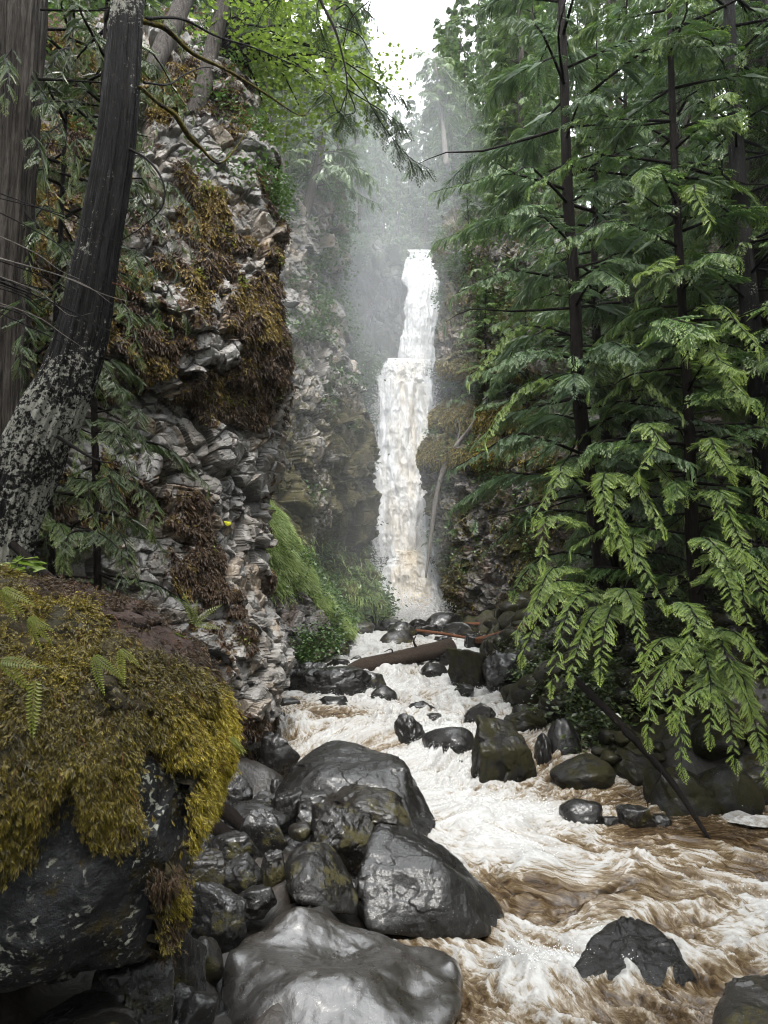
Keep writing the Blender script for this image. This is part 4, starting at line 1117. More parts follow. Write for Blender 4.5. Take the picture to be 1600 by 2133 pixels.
bright = 0.42 * sstep(250, 470, ox) * sstep(1420, 1500, oy) + 0.12 * fbm(O * 3.5, 4, 306)  # painted light: lit right side of the moss gets brighter colour, plus noise
rust = (soil[k_] > 0.4) | (strip[k_] > 0.3) & (fbm(O * 8, 3, 307) > -0.3) | ((ox < 300) & (fbm(O * 3, 3, 308) > 0.35))
for sel, mt, nm, lb in ((~rust, 'moss', 'moss', 'olive and yellow-green moss shoots'), (rust, 'moss_rust', 'moss', 'rust brown hanging moss')):
    n = sel.sum()
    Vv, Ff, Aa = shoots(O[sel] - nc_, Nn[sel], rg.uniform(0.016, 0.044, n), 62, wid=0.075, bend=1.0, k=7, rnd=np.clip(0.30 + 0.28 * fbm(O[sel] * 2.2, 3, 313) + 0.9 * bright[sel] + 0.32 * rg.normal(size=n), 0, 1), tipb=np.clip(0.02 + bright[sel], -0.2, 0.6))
    tag(obj(nm, mesh(nm, Vv, Ff, M[mt], Aa, smooth=False), near), lb, kind='stuff')

# (label, px, py, Y, w, h, kind, mat, seed, rot)
B = [
 ('brown-grey slab boulder lying against the front of the giant boulder', 765, 1690, 6.45, 200, 90, 'angular', 'brown', 101, 0.2, 6),
 ('lumpy mossy boulder between the giant and the pitted boulder', 712, 1738, 5.95, 128, 112, 'angular', 'pitted', 102, 0.5, 6),
 ('small pyramid-shaped dark rock at the left foot of the giant boulder', 603, 1678, 6.75, 76, 64, 'angular', 'wet', 103, 0.1, 5),
 ('small dark rock with a shiny white top beside the pyramid-shaped rock', 658, 1676, 6.6, 66, 48, 'angular', 'greyrock', 104, 0.9, 5),
 ('upright angular rock with bright wet edges left of the mossy boulder', 552, 1737, 5.95, 98, 104, 'angular', 'greyrock', 105, 0.3, 6),
 ('small smooth brown cobble resting behind the pitted boulder', 626, 1729, 5.9, 48, 26, 'round', 'brown', 106, 0, 4),
 ('cracked dark stone wedged between the cobble and the mossy boulder', 650, 1705, 6.3, 60, 40, 'angular', 'greyrock', 107, 0, 5),
 ('low dark rock with a glossy top in the rubble below the cliff', 478, 1768, 5.55, 112, 72, 'angular', 'greyrock', 108, 0.4, 6),
 ('square dark rock beside the drooping moss of the near boulder', 415, 1822, 5.0, 108, 86, 'blocky', 'brown', 109, 0.3, 6),
 ('shiny pitted stone just left of the pitted egg-shaped boulder', 566, 1812, 5.35, 62, 84, 'angular', 'pitted', 110, 0.3, 5),
 ('wet light-catching stone in the middle of the left rubble', 508, 1822, 5.3, 82, 66, 'angular', 'greyrock', 111, 0.9, 5),
 ('angular rock with a rusty grey face above the smooth front boulder', 452, 1905, 4.7, 120, 120, 'angular', 'greyrock', 112, 1.2, 6),
 ('flat dark rock in the rubble right of the rusty-faced rock', 530, 1868, 4.95, 90, 50, 'slab', 'wet', 113, 0.2, 5),
 ('rounded red-brown stone tucked at the left of the smooth front boulder', 432, 1998, 4.35, 66, 80, 'round', 'brown', 114, 0.2, 5),
 ('tall black jagged rock between the near boulder and the smooth front boulder', 372, 2015, 3.95, 104, 200, 'angular', 'greyrock', 115, 0.4, 6),
 ('dark rock filling the gap at the bottom left of the smooth boulder', 388, 2140, 3.6, 120, 130, 'angular', 'wet', 116, 0.9, 5),
 ('grey block under the overhang of the near mossy boulder', 265, 2068, 3.1, 190, 150, 'blocky', 'greyrock', 117, 0.5, 6),
 ('low wrinkled slab at the very bottom left edge', 190, 2150, 2.75, 250, 90, 'slab', 'greyrock', 118, 0.2, 6),
 ('black rock in the shade at the foot of the near left cliff', 487, 1645, 7.3, 80, 74, 'angular', 'wet', 119, 0.6, 5),
 ('flat dark ledge rock between the cliff foot and the giant boulder', 540, 1700, 6.6, 130, 50, 'slab', 'wet', 120, 0.1, 5),
 ('dark squat rock with a small cascade at its side beyond the cliff foot', 583, 1568, 8.7, 84, 84, 'angular', 'wet', 121, 0.6, 5),
 ('small rock in the left side channel under the cascade', 574, 1638, 8.0, 34, 30, 'angular', 'wet', 122, 0.6, 4),
 ('dark rounded rock standing in the rapids behind the giant boulder', 861, 1532, 9.75, 68, 70, 'angular', 'wet', 123, 0.9, 5),
 ('water-washed rock at the lip of the step beside the mossy block', 938, 1552, 9.35, 98, 58, 'round', 'wet', 124, 0.9, 5),
 ('low grey rock alone in the pool below the big log', 692, 1474, 12.1, 72, 34, 'angular', 'wet', 125, 0.3, 5),
 ('long dark wedge rock left below the big log', 690, 1428, 13.3, 160, 62, 'slab', 'wet', 126, 0.25, 6),
 ('grey angular rock at the right end of the wedge rock under the log', 768, 1424, 13.4, 62, 44, 'angular', 'greyrock', 127, 0.25, 5),
 ('black rock at the left shore under the grassy bank', 590, 1415, 13.3, 66, 66, 'angular', 'wet', 128, 0.7, 5),
 ('upright dark rock peeking above the wedge rock', 650, 1408, 14.1, 60, 46, 'angular', 'wet', 129, 0.7, 5),
 ('brown round rock on the left shore with a small bleached stick', 640, 1384, 15.2, 52, 36, 'round', 'brown', 130, 0.7, 5),
 ('mossy round rock at the top of the left side cascade', 702, 1360, 16.2, 46, 44, 'round', 'pitted', 131, 0.7, 5),
 ('dark rock behind the mossy round rock at the left shore', 672, 1345, 17.0, 56, 40, 'round', 'wet', 132, 0.4, 5),
 ('small dark stone splitting the side cascade', 742, 1378, 15.6, 24, 20, 'angular', 'wet', 133, 0.4, 4),
 ('low dark rock just below the side cascade left of the log', 706, 1385, 14.9, 46, 20, 'slab', 'wet', 134, 0.4, 4),
 ('smooth shiny round boulder among the rocks at the foot of the falls', 836, 1318, 18.6, 52, 36, 'round', 'greyrock', 135, 0.4, 5),
 ('mossy dark boulder under the shiny round boulder at the falls', 826, 1342, 17.8, 64, 44, 'round', 'brown', 136, 0.1, 5),
 ('flat-topped rock left of the falls base beside the dead snag', 745, 1312, 19.5, 62, 26, 'round', 'brown', 137, 0.1, 5),
 ('small rock at the foot of the falls, left of centre', 812, 1302, 20.6, 42, 20, 'slab', 'wet', 138, 0.1, 4),
 ('dark rock at the foot of the falls, under the white curtain', 872, 1306, 20.4, 44, 26, 'angular', 'wet', 139, 0.6, 4),
 ('large dark rounded boulder right of the falls base', 925, 1300, 20.3, 72, 38, 'round', 'wet', 140, 0.6, 5),
 ('grey boulder with a sloping top in front of the falls base, right', 962, 1318, 19.2, 70, 36, 'angular', 'greyrock', 141, 0.6, 5),
 ('dark square rock left of the thin red log', 880, 1322, 18.8, 54, 34, 'blocky', 'wet', 142, 0.6, 5),
 ('small dark rock below the thin red log', 925, 1340, 17.9, 38, 26, 'angular', 'wet', 143, 0.2, 4),
 ('dark rock under the beached beam on the right shore', 990, 1342, 17.0, 40, 34, 'blocky', 'wet', 144, 0.2, 5),
 ('dark broken rock on the right shore above the mossy-sided block', 1040, 1350, 15.6, 66, 52, 'angular', 'mossrock', 145, 0.2, 5),
 ('black block with a mossy side in the stream right of the log', 985, 1403, 13.6, 96, 82, 'blocky', 'mossrock', 146, 0.5, 6),
 ('rough dark rock stacked behind the black mossy-sided block', 1050, 1400, 13.2, 80, 70, 'angular', 'wet', 147, 0.1, 5),
 ('small low rock at the foot of the black mossy-sided block', 965, 1437, 12.7, 40, 20, 'angular', 'wet', 148, 0.1, 4),
 ('dark jagged rock at the water edge under the cedar sprays', 1000, 1490, 10.6, 56, 40, 'angular', 'wet', 149, 0.1, 5),
 ('round dark rock parting the white water just below the log', 800, 1450, 12.6, 48, 34, 'round', 'wet', 171, 0.3, 4),
 ('low black rock awash in the middle of the plateau', 880, 1475, 11.6, 50, 24, 'slab', 'wet', 172, 0.3, 4),
 ('jagged little rock awash left of the water-washed lip rock', 905, 1502, 10.8, 36, 24, 'angular', 'wet', 173, 0.8, 4),
 ('wet stone breaking the cascade under the right end of the log', 905, 1398, 14.4, 50, 26, 'round', 'wet', 174, 0.3, 4),
 ('dark stone in the step cascade right of the giant boulder', 960, 1602, 8.95, 46, 36, 'angular', 'wet', 175, 0.5, 4),
 ('small black stone at the left shore of the plateau', 600, 1470, 11.9, 44, 26, 'angular', 'wet', 176, 0.5, 4),
 ('dark rock against the cliff foot at the left of the plateau', 575, 1500, 10.9, 40, 30, 'angular', 'wet', 177, 0.5, 4),
 ('black stone in the channel above the long wedge rock', 770, 1385, 15.4, 34, 20, 'round', 'wet', 178, 0.5, 4),
 ('dark rock behind the log near its upper end', 940, 1372, 15.2, 44, 26, 'angular', 'wet', 179, 0.9, 4),
 ('heavy black mossy block at the corner of the right bank', 1046, 1572, 8.75, 128, 150, 'blocky', 'mossrock', 150, 0.22, 6),
 ('narrow black rock right of the heavy mossy block', 1130, 1580, 9.0, 56, 100, 'angular', 'wet', 151, 0.22, 5),
 ('tall rounded black rock with a grey glint on the right bank', 1175, 1560, 9.1, 70, 120, 'round', 'wet', 152, 0.22, 5),
 ('low round black boulder at the waterline of the right bank', 1215, 1612, 8.45, 130, 72, 'round', 'mossrock', 153, 0.1, 6),
 ('mossy black boulder behind the low round one on the right bank', 1275, 1555, 9.2, 130, 90, 'round', 'mossrock', 154, 0.1, 5),
 ('dark boulder half hidden under the sloping dead pole', 1330, 1620, 8.5, 110, 110, 'angular', 'mossrock', 155, 0.1, 5),
 ('black boulder at the waterline right of the dead pole', 1420, 1655, 7.9, 150, 110, 'angular', 'mossrock', 156, 0.1, 5),
 ('large black boulder in deep shade beside the foam patch', 1505, 1650, 7.9, 140, 110, 'round', 'mossrock', 157, 0.4, 5),
 ('black boulder at the right frame edge above the brown pool', 1590, 1610, 8.1, 130, 140, 'angular', 'mossrock', 158, 0.4, 5),
 ('small wet rock breaking the rapids near the right bank', 1212, 1692, 7.35, 84, 50, 'round', 'wet', 159, 0.4, 5),
 ('wet dark rock with a glossy face at the edge of the brown pool', 1325, 1702, 7.25, 74, 48, 'angular', 'greyrock', 160, 0.3, 5),
 ('small low rock between the two wet rocks by the brown pool', 1268, 1712, 7.3, 50, 26, 'angular', 'wet', 161, 0.3, 4),
 ('small rock at the right end of the wet rocks by the brown pool', 1378, 1712, 7.3, 40, 30, 'angular', 'wet', 162, 0.3, 4),
 ('dark rock high on the right bank behind the mossy block', 1090, 1505, 9.8, 90, 50, 'angular', 'mossrock', 163, 0.3, 5),
 ('angular dark rock on the right bank under the hanging cedar tips', 1180, 1480, 10.2, 110, 70, 'angular', 'mossrock', 164, 0.3, 5),
 ('broad mossy boulder in the deep shade under the right cedars', 1400, 1520, 9.4, 190, 120, 'round', 'mossrock', 165, 0.3, 5),
]
for i, (lb, px, py, Y, w_, h_, kd, mt, sd_, rt, sub) in enumerate(B):
    up_ = 1.0 if Y > 9.3 and 'right bank' not in lb else 0.0
    rock('boulder', lb, px, py + h_ * (0.12 - 0.06 * up_), Y, w_ * (1.04 + 0.12 * up_), h_ * (1.24 + 0.16 * up_), None, sd_, kd, mt, sub, None, rt, 'boulder' if w_ > 60 else 'rock')
# loose stones on the left bank, too many to count
rg = np.random.default_rng(70)
parts = []
U, F = ico(2)
n = 5200
sx_ = rg.uniform(-1.9, 0.6, n); sy_ = rg.uniform(2.9, 8.4, n)
ok = (sx_ < LX(sy_) + 0.15)
for x0, y0 in zip(sx_[ok], sy_[ok]):
    s = 0.02 + 0.07 * rg.uniform() ** 3
    N_ = nrm(rg.normal(size=(9, 3))); D_ = rg.uniform(0.7, 1.0, 9)
    V = U * np.minimum(star(U, N_, D_, 12), 1.3)[:, None] * s * [1, 1, 0.7]
    parts.append((V + [x0, y0, float(ground_z(x0, y0)) - 0.02 + s * 0.2], F))
V, F_, _ = cat(parts)
tag(obj('gravel', mesh('gravel', V, F_, M['greyrock'], smooth=False)), 'loose dark wet stones filling the gaps of the left bank', 'gravel', kind='stuff')
# talus under the right cedars and behind the bank
parts = []
U, F = ico(3)
for j in range(420):
    y0 = rg.uniform(8.2, 19); x0 = RX(y0) + 0.1 + abs(rg.normal()) * 2.2
    s = 0.07 + 0.28 * rg.uniform() ** 2.2
    N_ = nrm(rg.normal(size=(9, 3))); D_ = rg.uniform(0.7, 1.0, 9)
    V = U * np.minimum(star(U, N_, D_, 14), 1.3)[:, None] * s * [1, 1, 0.75]
    parts.append((V + [x0, y0, float(ground_z(x0, y0)) + s * 0.25], F))
for j in range(200):
    y0 = rg.uniform(9.6, 20); x0 = LX(y0) - abs(rg.normal()) * 0.8 + 0.1
    s = 0.06 + 0.22 * rg.uniform() ** 2.2
    N_ = nrm(rg.normal(size=(9, 3))); D_ = rg.uniform(0.7, 1.0, 9)
    V = U * np.minimum(star(U, N_, D_, 14), 1.3)[:, None] * s * [1, 1, 0.75]
    parts.append((V + [x0, y0, float(ground_z(x0, y0)) + s * 0.25], F))
V, F_, _ = cat(parts)
tag(obj('rubble', mesh('rubble', V, F_, M['mossrock'])), 'dark broken rubble along both banks further up the stream', 'rubble', kind='stuff')
# foam resting in the corner of the pool
c = P(1592, 1708, 7.25)
th = np.linspace(0, 2 * np.pi, 90, endpoint=False); rr = np.linspace(0, 1, 24)
RR, TH = np.meshgrid(rr, th, indexing='ij')
fx_ = RR * np.cos(TH); fy_ = RR * np.sin(TH)
rim = 1 + 0.18 * fbm(np.stack([np.cos(TH).ravel(), np.sin(TH).ravel(), 0 * TH.ravel()], 1) * 2.2, 4, 311).reshape(TH.shape)
hz_ = 0.05 * (1 - RR ** 4) + 0.012 * fbm(np.stack([fx_.ravel() * 9, fy_.ravel() * 9, 0 * TH.ravel()], 1), 4, 312).reshape(TH.shape) * (1 - RR ** 6)
V = np.stack([fx_ * rim * 0.36, fy_ * rim * 0.15, hz_ * 0.6], -1).reshape(-1, 3)
tag(obj('foam', mesh('foam', V, gridfaces(24, 90, True), M['foam']), None, (c[0], c[1], 0.035)), 'white foam raft resting at the far right edge of the brown pool', 'foam', kind='stuff')
# the black slab jutting from the cliff edge, and the yellow lichen spot
hull_rock('ledge', 'black pointed slab jutting from the right edge of the near cliff', [(548, 860, 9.3), (583, 782, 9.2), (578, 800, 9.5), (556, 905, 9.4), (548, 830, 9.7), (570, 840, 9.1), (545, 800, 9.4)], 17, 'wet', 5, 22, 0.04, center=(562, 835, 9.35), cat='rock slab')
V, F = rock_verts((0.055, 0.015, 0.04), 19, 'slab', 4)
tag(obj('lichen_patch', mesh('lichen_patch', V, F, M['lichen']), None, P(474, 1091, 8.5)), 'bright yellow lichen patch on the near cliff face', 'lichen')

# ================================================================== LOGS AND DEAD WOOD
def log(name, label, path, rad, mat, n=40, seg=20, bark=0.10, seed=1, cat_='log', group=None, kids=()):
    W = [P(*q) for q in path]
    c = W[0]
    V, F = tube(np.array(W) - c, np.array(rad), seg, n, bark, seed, stretch=14)
    o = tag(obj(name, mesh(name, V, tri(F), M[mat]), None, c), label, cat_, group)
    for kp, kr in kids:
        Wk = np.array([P(*q) for q in kp]) - c
        V, F = tube(Wk, np.array(kr), 6, 14)
        obj('branch', mesh('branch', V, tri(F), M[mat]), o)
    return o
log('fallen_log', 'thick bare fallen log lying across the rapids in mid stream', [(722, 1400, 14.3), (760, 1388, 14.5), (850, 1368, 15.0), (900, 1357, 15.3), (940, 1346, 15.6)], [0.10, 0.155, 0.16, 0.165, 0.155], 'log', seed=3,
    kids=[([(868, 1350, 15.1), (862, 1336, 15.0), (866, 1325, 15.0)], [0.03, 0.02, 0.012]), ([(818, 1362, 14.8), (815, 1352, 14.7), (800, 1358, 14.6)], [0.02, 0.012, 0.006])])
log('fallen_log', 'thin reddish log lying over the rocks in front of the falls', [(868, 1313, 18.4), (920, 1320, 18.0), (975, 1329, 17.6)], [0.035, 0.04, 0.03], 'redwood', seed=4)
log('fallen_log', 'long pale beam resting on the rocks at the right shore', [(985, 1335, 17.0), (1040, 1326, 16.0), (1100, 1308, 15.2), (1130, 1290, 14.9)], [0.06, 0.10, 0.10, 0.09], 'redwood', seed=5)
log('fallen_log', 'weathered log leaning up the right bank into the cedars', [(1085, 1330, 14.6), (1150, 1260, 14.2), (1200, 1215, 13.9), (1245, 1185, 13.7), (1330, 1120, 13.2)], [0.10, 0.11, 0.11, 0.10, 0.08], 'log', seed=6)
log('fallen_log', 'short red-brown plank of wood at the right foot of the falls', [(960, 1300, 20.9), (1015, 1299, 20.6)], [0.045, 0.04], 'redwood', seed=7)
log('driftwood', 'dark rotten log end wedged under the near cliff, upper of the two', [(425, 1668, 6.2), (470, 1690, 6.1), (512, 1728, 5.9)], [0.05, 0.06, 0.04], 'bark', seed=8)
log('driftwood', 'dark rotten log end wedged under the near cliff, lower of the two', [(415, 1700, 5.9), (455, 1726, 5.8), (490, 1752, 5.7)], [0.05, 0.055, 0.035], 'bark', seed=9)
log('driftwood', 'small bleached stick lying on the rocks of the left shore', [(608, 1380, 15.0), (640, 1370, 15.1)], [0.03, 0.02], 'redwood', seed=10, cat_='stick')
log('dead_tree', 'bent grey dead trunk hanging down over the right cliff beside the falls', [(887, 1203, 22.6), (896, 1130, 22.7), (908, 1040, 22.6), (925, 975, 22.5), (950, 930, 22.3), (985, 885, 22.2)], [0.03, 0.055, 0.07, 0.085, 0.07, 0.04], 'twig_pale', 60, 10, seed=11, cat_='dead tree',
    kids=[([(950, 930, 22.3), (975, 895, 22.0), (992, 868, 21.9)], [0.05, 0.03, 0.015]), ([(945, 935, 22.3), (985, 925, 22.0), (1005, 890, 21.8), (998, 868, 21.7)], [0.04, 0.035, 0.025, 0.012]), ([(950, 930, 22.3), (958, 890, 22.3), (948, 865, 22.3)], [0.03, 0.015, 0.008]), ([(940, 950, 22.4), (905, 960, 22.3)], [0.02, 0.008])])
log('dead_pole', 'long dark dead pole sloping from the cedars into the pool', [(1165, 1385, 9.4), (1250, 1465, 8.6), (1330, 1550, 8.0), (1400, 1630, 7.4), (1478, 1748, 6.85)], [0.035, 0.042, 0.038, 0.03, 0.018], 'twig', 50, 10, seed=12, cat_='dead pole',
    kids=[([(1330, 1550, 8.0), (1300, 1530, 7.9), (1290, 1500, 7.9)], [0.012, 0.008, 0.003]), ([(1380, 1606, 7.5), (1352, 1660, 7.4), (1350, 1690, 7.4)], [0.008, 0.006, 0.003])])
rg = np.random.default_rng(77)
kids = []
for j in range(13):
    a = rg.uniform(-70, 80); L = rg.uniform(18, 45)
    x1 = 785 + a * 0.5; y1 = 1302 - L * rg.uniform(0.5, 1)
    kids.append(([(785 + a * 0.1, 1306, 20.4), ((785 + x1) / 2 + rg.uniform(-4, 4), (1306 + y1) / 2 - 5, 20.3), (x1, y1 + 5, 20.2)], [0.022, 0.014, 0.005]))
log('snag', 'spiky black dead snag of roots at the left foot of the falls', [(760, 1322, 20.4), (785, 1308, 20.4), (812, 1318, 20.4)], [0.04, 0.07, 0.04], 'twig', seed=13, cat_='dead snag', kids=kids)
# dead stems and roots hanging over the moss cap
rg = np.random.default_rng(64)
pr = mcap * (npy < 1640) * (npx > -20) * (Wn[:, 1] < 3.5)
k2 = rg.choice(len(Wn), 420, p=pr / pr.sum())
n = len(k2)
Vv, Ff, Aa = blades(shell[k2] + nn[k2] * 0.02, nn[k2] * 0.5 + rg.normal(size=(n, 3)) * 0.5, rg.uniform(0.04, 0.15, n), 0.0022, 65, bend=1.3)
tag(obj('dead_stems', mesh('dead_stems', Vv, Ff, M['redwood'], Aa, smooth=False), near), None, kind='stuff')
# ================================================================== TREES AND PLANTS
TR = {}
def path_tree(name, label, category, path, rad, bark, seg=14, n=60, brk=0.1, seed=1, lich=None, group=None):
    """tree whose trunk follows photo positions; returns (root, base point, world samples)"""
    W = np.array([P(*q) for q in path])
    t = thing(name, W[0], label, category, group)
    V, F = tube(W - W[0], np.array(rad), seg, n, brk, seed, stretch=9, fq=22 if seg > 60 else 6)
    A = None
    if lich is not None:
        tt = np.concatenate([np.repeat(np.linspace(0, 1, n), seg), [0, 1]])
        A = {'lichen': np.interp(tt, np.linspace(0, 1, len(lich)), lich)}
    me = mesh('trunk', V, tri(F), M[bark], A)
    TR[t.name] = (obj('trunk', me, t), V, tri(F), A, bark)
    return t, W[0], resample(W, 60)
def wood_of(t, f):
    if len(f.wood) < 45:
        for v, f_ in f.wood: obj('branch', mesh('branch', v, tri(f_), M['twig']), t)
    else:
        o, V0, F0, A0, bk = TR[t.name]
        V, F, A = f.woods()
        at = {'lichen': np.concatenate([A0['lichen'], np.full(len(V), -1.0)])} if A0 else None
        o.data = mesh('trunk', np.vstack([V0, V]), np.vstack([F0, F + len(V0)]), M[bk], at)
        TR[t.name] = (o, np.vstack([V0, V]), np.vstack([F0, F + len(V0)]), at, bk)
def crown_of(t, f, leafmat, name='crown'):
    V, F, A = f.leaves()
    obj(name, mesh(name, V, F, M[leafmat], A, smooth=False), t)
    wood_of(t, f)
def limbs_on(f, S, base, seed, n, Lr, az=None, t0=0.1, t1=1.0, spr=14, sl=0.45, drop=0.35, rise=0.14, droop=0.5, tipb=0.0):
    rg = np.random.default_rng(seed)
    for i in range(n + n // 3):
        bare_ = i >= n
        t = t0 + (t1 - t0) * (((i - n) * 3 if bare_ else i) + rg.uniform()) / n
        p0 = S[min(int(t * 59), 59)] - base
        a = i * 2.399 + rg.uniform(-0.5, 0.5)
        if az is not None: a = az[0] + (((a / 6.283) % 1) - 0.5) * az[1]
        ln = rg.uniform(*Lr)
        d = np.array([math.cos(a), math.sin(a), -drop * rg.uniform(0.2, 1.4)])
        f.limb(p0, p0 + d * ln, 0.02 if bare_ else rise, int(rg.integers(0, 3)) if bare_ else spr, sl * rg.uniform(0.7, 1.3), rad=0.010 + 0.007 * ln, droop=droop, tipb=tipb)
# --- right: the cedar with the visible dark trunk
t1, b1, S1 = path_tree('cedar_tree', 'tall cedar with a straight dark trunk in the middle of the right bank', 'cedar tree', [(1282, 1330, 9.5), (1255, 1180, 9.5), (1225, 980, 9.5), (1205, 800, 9.5), (1196, 600, 9.5), (1182, 400, 9.5), (1176, 200, 9.5), (1168, -60, 9.5), (1160, -400, 9.5)], [0.125, 0.11, 0.095, 0.085, 0.075, 0.07, 0.06, 0.045, 0.02], 'bark', seed=2)
f = Foliage(201, 1)
limbs_on(f, S1, b1, 202, 46, (1.2, 2.3), t0=0.22, t1=0.98, spr=36, sl=0.36, drop=0.2, droop=0.28)
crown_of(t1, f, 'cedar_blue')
f = Foliage(203, 2)
for (a, b) in (((1235, 1040), (1115, 1090, 7.9)), ((1240, 1100), (1130, 1190, 7.7)), ((1240, 1060), (1310, 1200, 7.6)), ((1235, 1000), (1380, 1130, 7.7)), ((1250, 1150), (1380, 1290, 7.4)), ((1240, 1040), (1270, 1150, 7.3)),
               ((1265, 1220), (1110, 1300, 7.9)), ((1225, 950), (1420, 1060, 8.0)), ((1270, 1250), (1090, 1400, 7.8)), ((1275, 1270), (1150, 1480, 7.5)), ((1278, 1280), (1250, 1440, 7.4)), ((1275, 1260), (1340, 1400, 7.4)),
               ((1270, 1240), (1080, 1340, 8.0)), ((1280, 1300), (1190, 1440, 7.6)), ((1205, 800), (1010, 960, 8.8)), ((1205, 760), (1420, 900, 8.2)), ((1200, 700), (980, 830, 9.0))):
    f.limb(P(a[0], a[1], 9.5) - b1, P(b[0], a[1] + (b[1] - a[1]) * 0.72, b[2]) - b1, 0.2, 34, 0.27, 0.018, 0.15, tipb=0.22, rnd=0.9)
V, F, A = f.leaves(); obj('lower_sprays', mesh('lower_sprays', V, F, M['cedar'], A, smooth=False), t1)['label'] = 'bright yellow-green lower sprays'
wood_of(t1, f)
# --- right: second trunk
t2, b2, S2 = path_tree('cedar_tree', 'slim cedar right of the middle one, its bright sprays hanging over the pool', 'cedar tree', [(1475, 1420, 8.5), (1450, 1240, 8.5), (1440, 1050, 8.5), (1436, 880, 8.5), (1425, 700, 8.5), (1410, 450, 8.5), (1400, 200, 8.5), (1390, -150, 8.5)], [0.09, 0.08, 0.07, 0.062, 0.055, 0.05, 0.04, 0.02], 'bark', seed=3)
f = Foliage(211, 1)
limbs_on(f, S2, b2, 212, 40, (1.0, 1.9), t0=0.15, t1=0.98, spr=32, sl=0.33, drop=0.2, droop=0.28)
crown_of(t2, f, 'cedar')
f = Foliage(213, 2)
for (a, b) in (((1440, 1040), (1550, 1170, 6.9)), ((1450, 1130), (1560, 1390, 6.6)), ((1450, 1180), (1600, 1290, 6.8)), ((1460, 1330), (1560, 1500, 6.8)), ((1470, 1380), (1480, 1560, 6.8)), ((1470, 1380), (1585, 1600, 6.6)), ((1470, 1400), (1420, 1640, 6.7)),
               ((1465, 1380), (1400, 1520, 6.9)), ((1450, 1240), (1530, 1270, 6.7)), ((1440, 1000), (1590, 1060, 7.2)), ((1436, 900), (1330, 1000, 7.4)), ((1440, 950), (1520, 990, 7.2)), ((1430, 800), (1560, 840, 7.3)), ((1465, 1360), (1330, 1440, 7.2)), ((1470, 1390), (1530, 1620, 6.7)), ((1475, 1400), (1600, 1660, 6.5)), ((1470, 1300), (1400, 1400, 6.9)), ((1470, 1350), (1610, 1450, 6.5)), ((1460, 1200), (1610, 1200, 6.6)), ((1475, 1410), (1350, 1560, 7.0)),
               ((1430, 820), (1540, 760, 7.2)), ((1425, 650), (1580, 740, 7.2)), ((1420, 600), (1330, 560, 7.6)), ((1415, 420), (1480, 470, 7.4))):
    f.limb(P(a[0], a[1], 8.5) - b2, P(b[0], a[1] + (b[1] - a[1]) * 0.80, b[2]) - b2, 0.2, 32, 0.24, 0.016, 0.15, tipb=0.22, rnd=0.9)
V, F, A = f.leaves(); obj('lower_sprays', mesh('lower_sprays', V, F, M['cedar'], A, smooth=False), t2)['label'] = 'bright young sprays over the pool'
wood_of(t2, f)
# --- right edge: two thick trunks
t3, b3, S3 = path_tree('cedar_tree', 'thicker lichen-flecked trunk near the right edge with sparse lower limbs', 'cedar tree', [(1640, 1500, 8.9), (1600, 1100, 8.9), (1585, 850, 8.9), (1560, 640, 8.9), (1540, 400, 8.9), (1525, 150, 8.9), (1510, -200, 8.9)], [0.17, 0.14, 0.125, 0.115, 0.10, 0.08, 0.05], 'bark_dark', seed=4, lich=[-0.3, -0.2, -0.2, -0.3, -0.4, -0.4, -0.4])
f = Foliage(221, 1)
limbs_on(f, S3, b3, 222, 46, (1.0, 2.1), t0=0.35, t1=0.98, spr=32, sl=0.35, drop=0.25, droop=0.28)
limbs_on(f, S3, b3, 223, 12, (0.9, 1.6), az=(math.pi * 1.2, 2.4), t0=0.12, t1=0.5, spr=14, sl=0.36, drop=0.5, tipb=0.15)
crown_of(t3, f, 'cedar')
t4, b4, S4 = path_tree('cedar_tree', 'thick black trunk standing in the shade at the right frame edge', 'cedar tree', [(1680, 1400, 10.2), (1635, 1000, 10.2), (1608, 700, 10.2), (1590, 400, 10.2), (1575, 0, 10.2), (1570, -300, 10.2)], [0.26, 0.22, 0.20, 0.18, 0.15, 0.1], 'bark', seed=5)
f = Foliage(231, 1)
limbs_on(f, S4, b4, 232, 40, (1.4, 2.6), t0=0.4, t1=0.98, spr=32, sl=0.38, drop=0.25, droop=0.28)
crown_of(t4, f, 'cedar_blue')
# --- other cedars of the right bank: three built, others copied
def ground_pt(x, y): return (x, y, float(ground_z(x, y)) - 0.1)
protoR = []
for k_, (sd_, H, Rm, mt) in enumerate(((241, 11.5, 2.3, 'cedar_blue'), (242, 10.0, 2.0, 'cedar'), (243, 13.0, 2.6, 'cedar_blue'))):
    tr, f = conifer(sd_, H, Rm, 1, 60, 30, 0.38, 0.07, 1.0, 0.12, 0.14, 0.3, (0.01, 0), 0.3, 'full')
    protoR.append((tr, f, mt))
RB = [(3.4, 10.9, 1, 1.0, 'light green cedar filling the gap between the two slim right trunks'), (4.3, 13.0, 2, 1.0, 'broad blue-green cedar behind the middle trunk on the right bank'),
      (6.2, 11.6, 0, 1.2, 'dark cedar behind the thick trunks at the right edge'), (5.6, 9.4, 1, 0.9, 'green cedar between the slim trunk and the right frame edge'),
      (7.4, 9.0, 2, 1.0, 'tall cedar partly outside the right frame edge'), (5.8, 14.5, 2, 1.15, 'tallest dark cedar deep in the right-hand wood')]
used = {}
for i, (x0, y0, k_, s_, lb) in enumerate(RB):
    gp = ground_pt(x0, y0)
    if k_ not in used:
        tr, f, mt = protoR[k_]
        used[k_] = build_tree('cedar_tree', gp, lb, 'cedar tree', None, tr, f, 'bark', mt)
        used[k_].scale = (s_,) * 3; used[k_].rotation_euler = (0, 0, i * 1.3)
    else:
        copy_tree(used[k_], gp, i * 1.3, s_, lb)
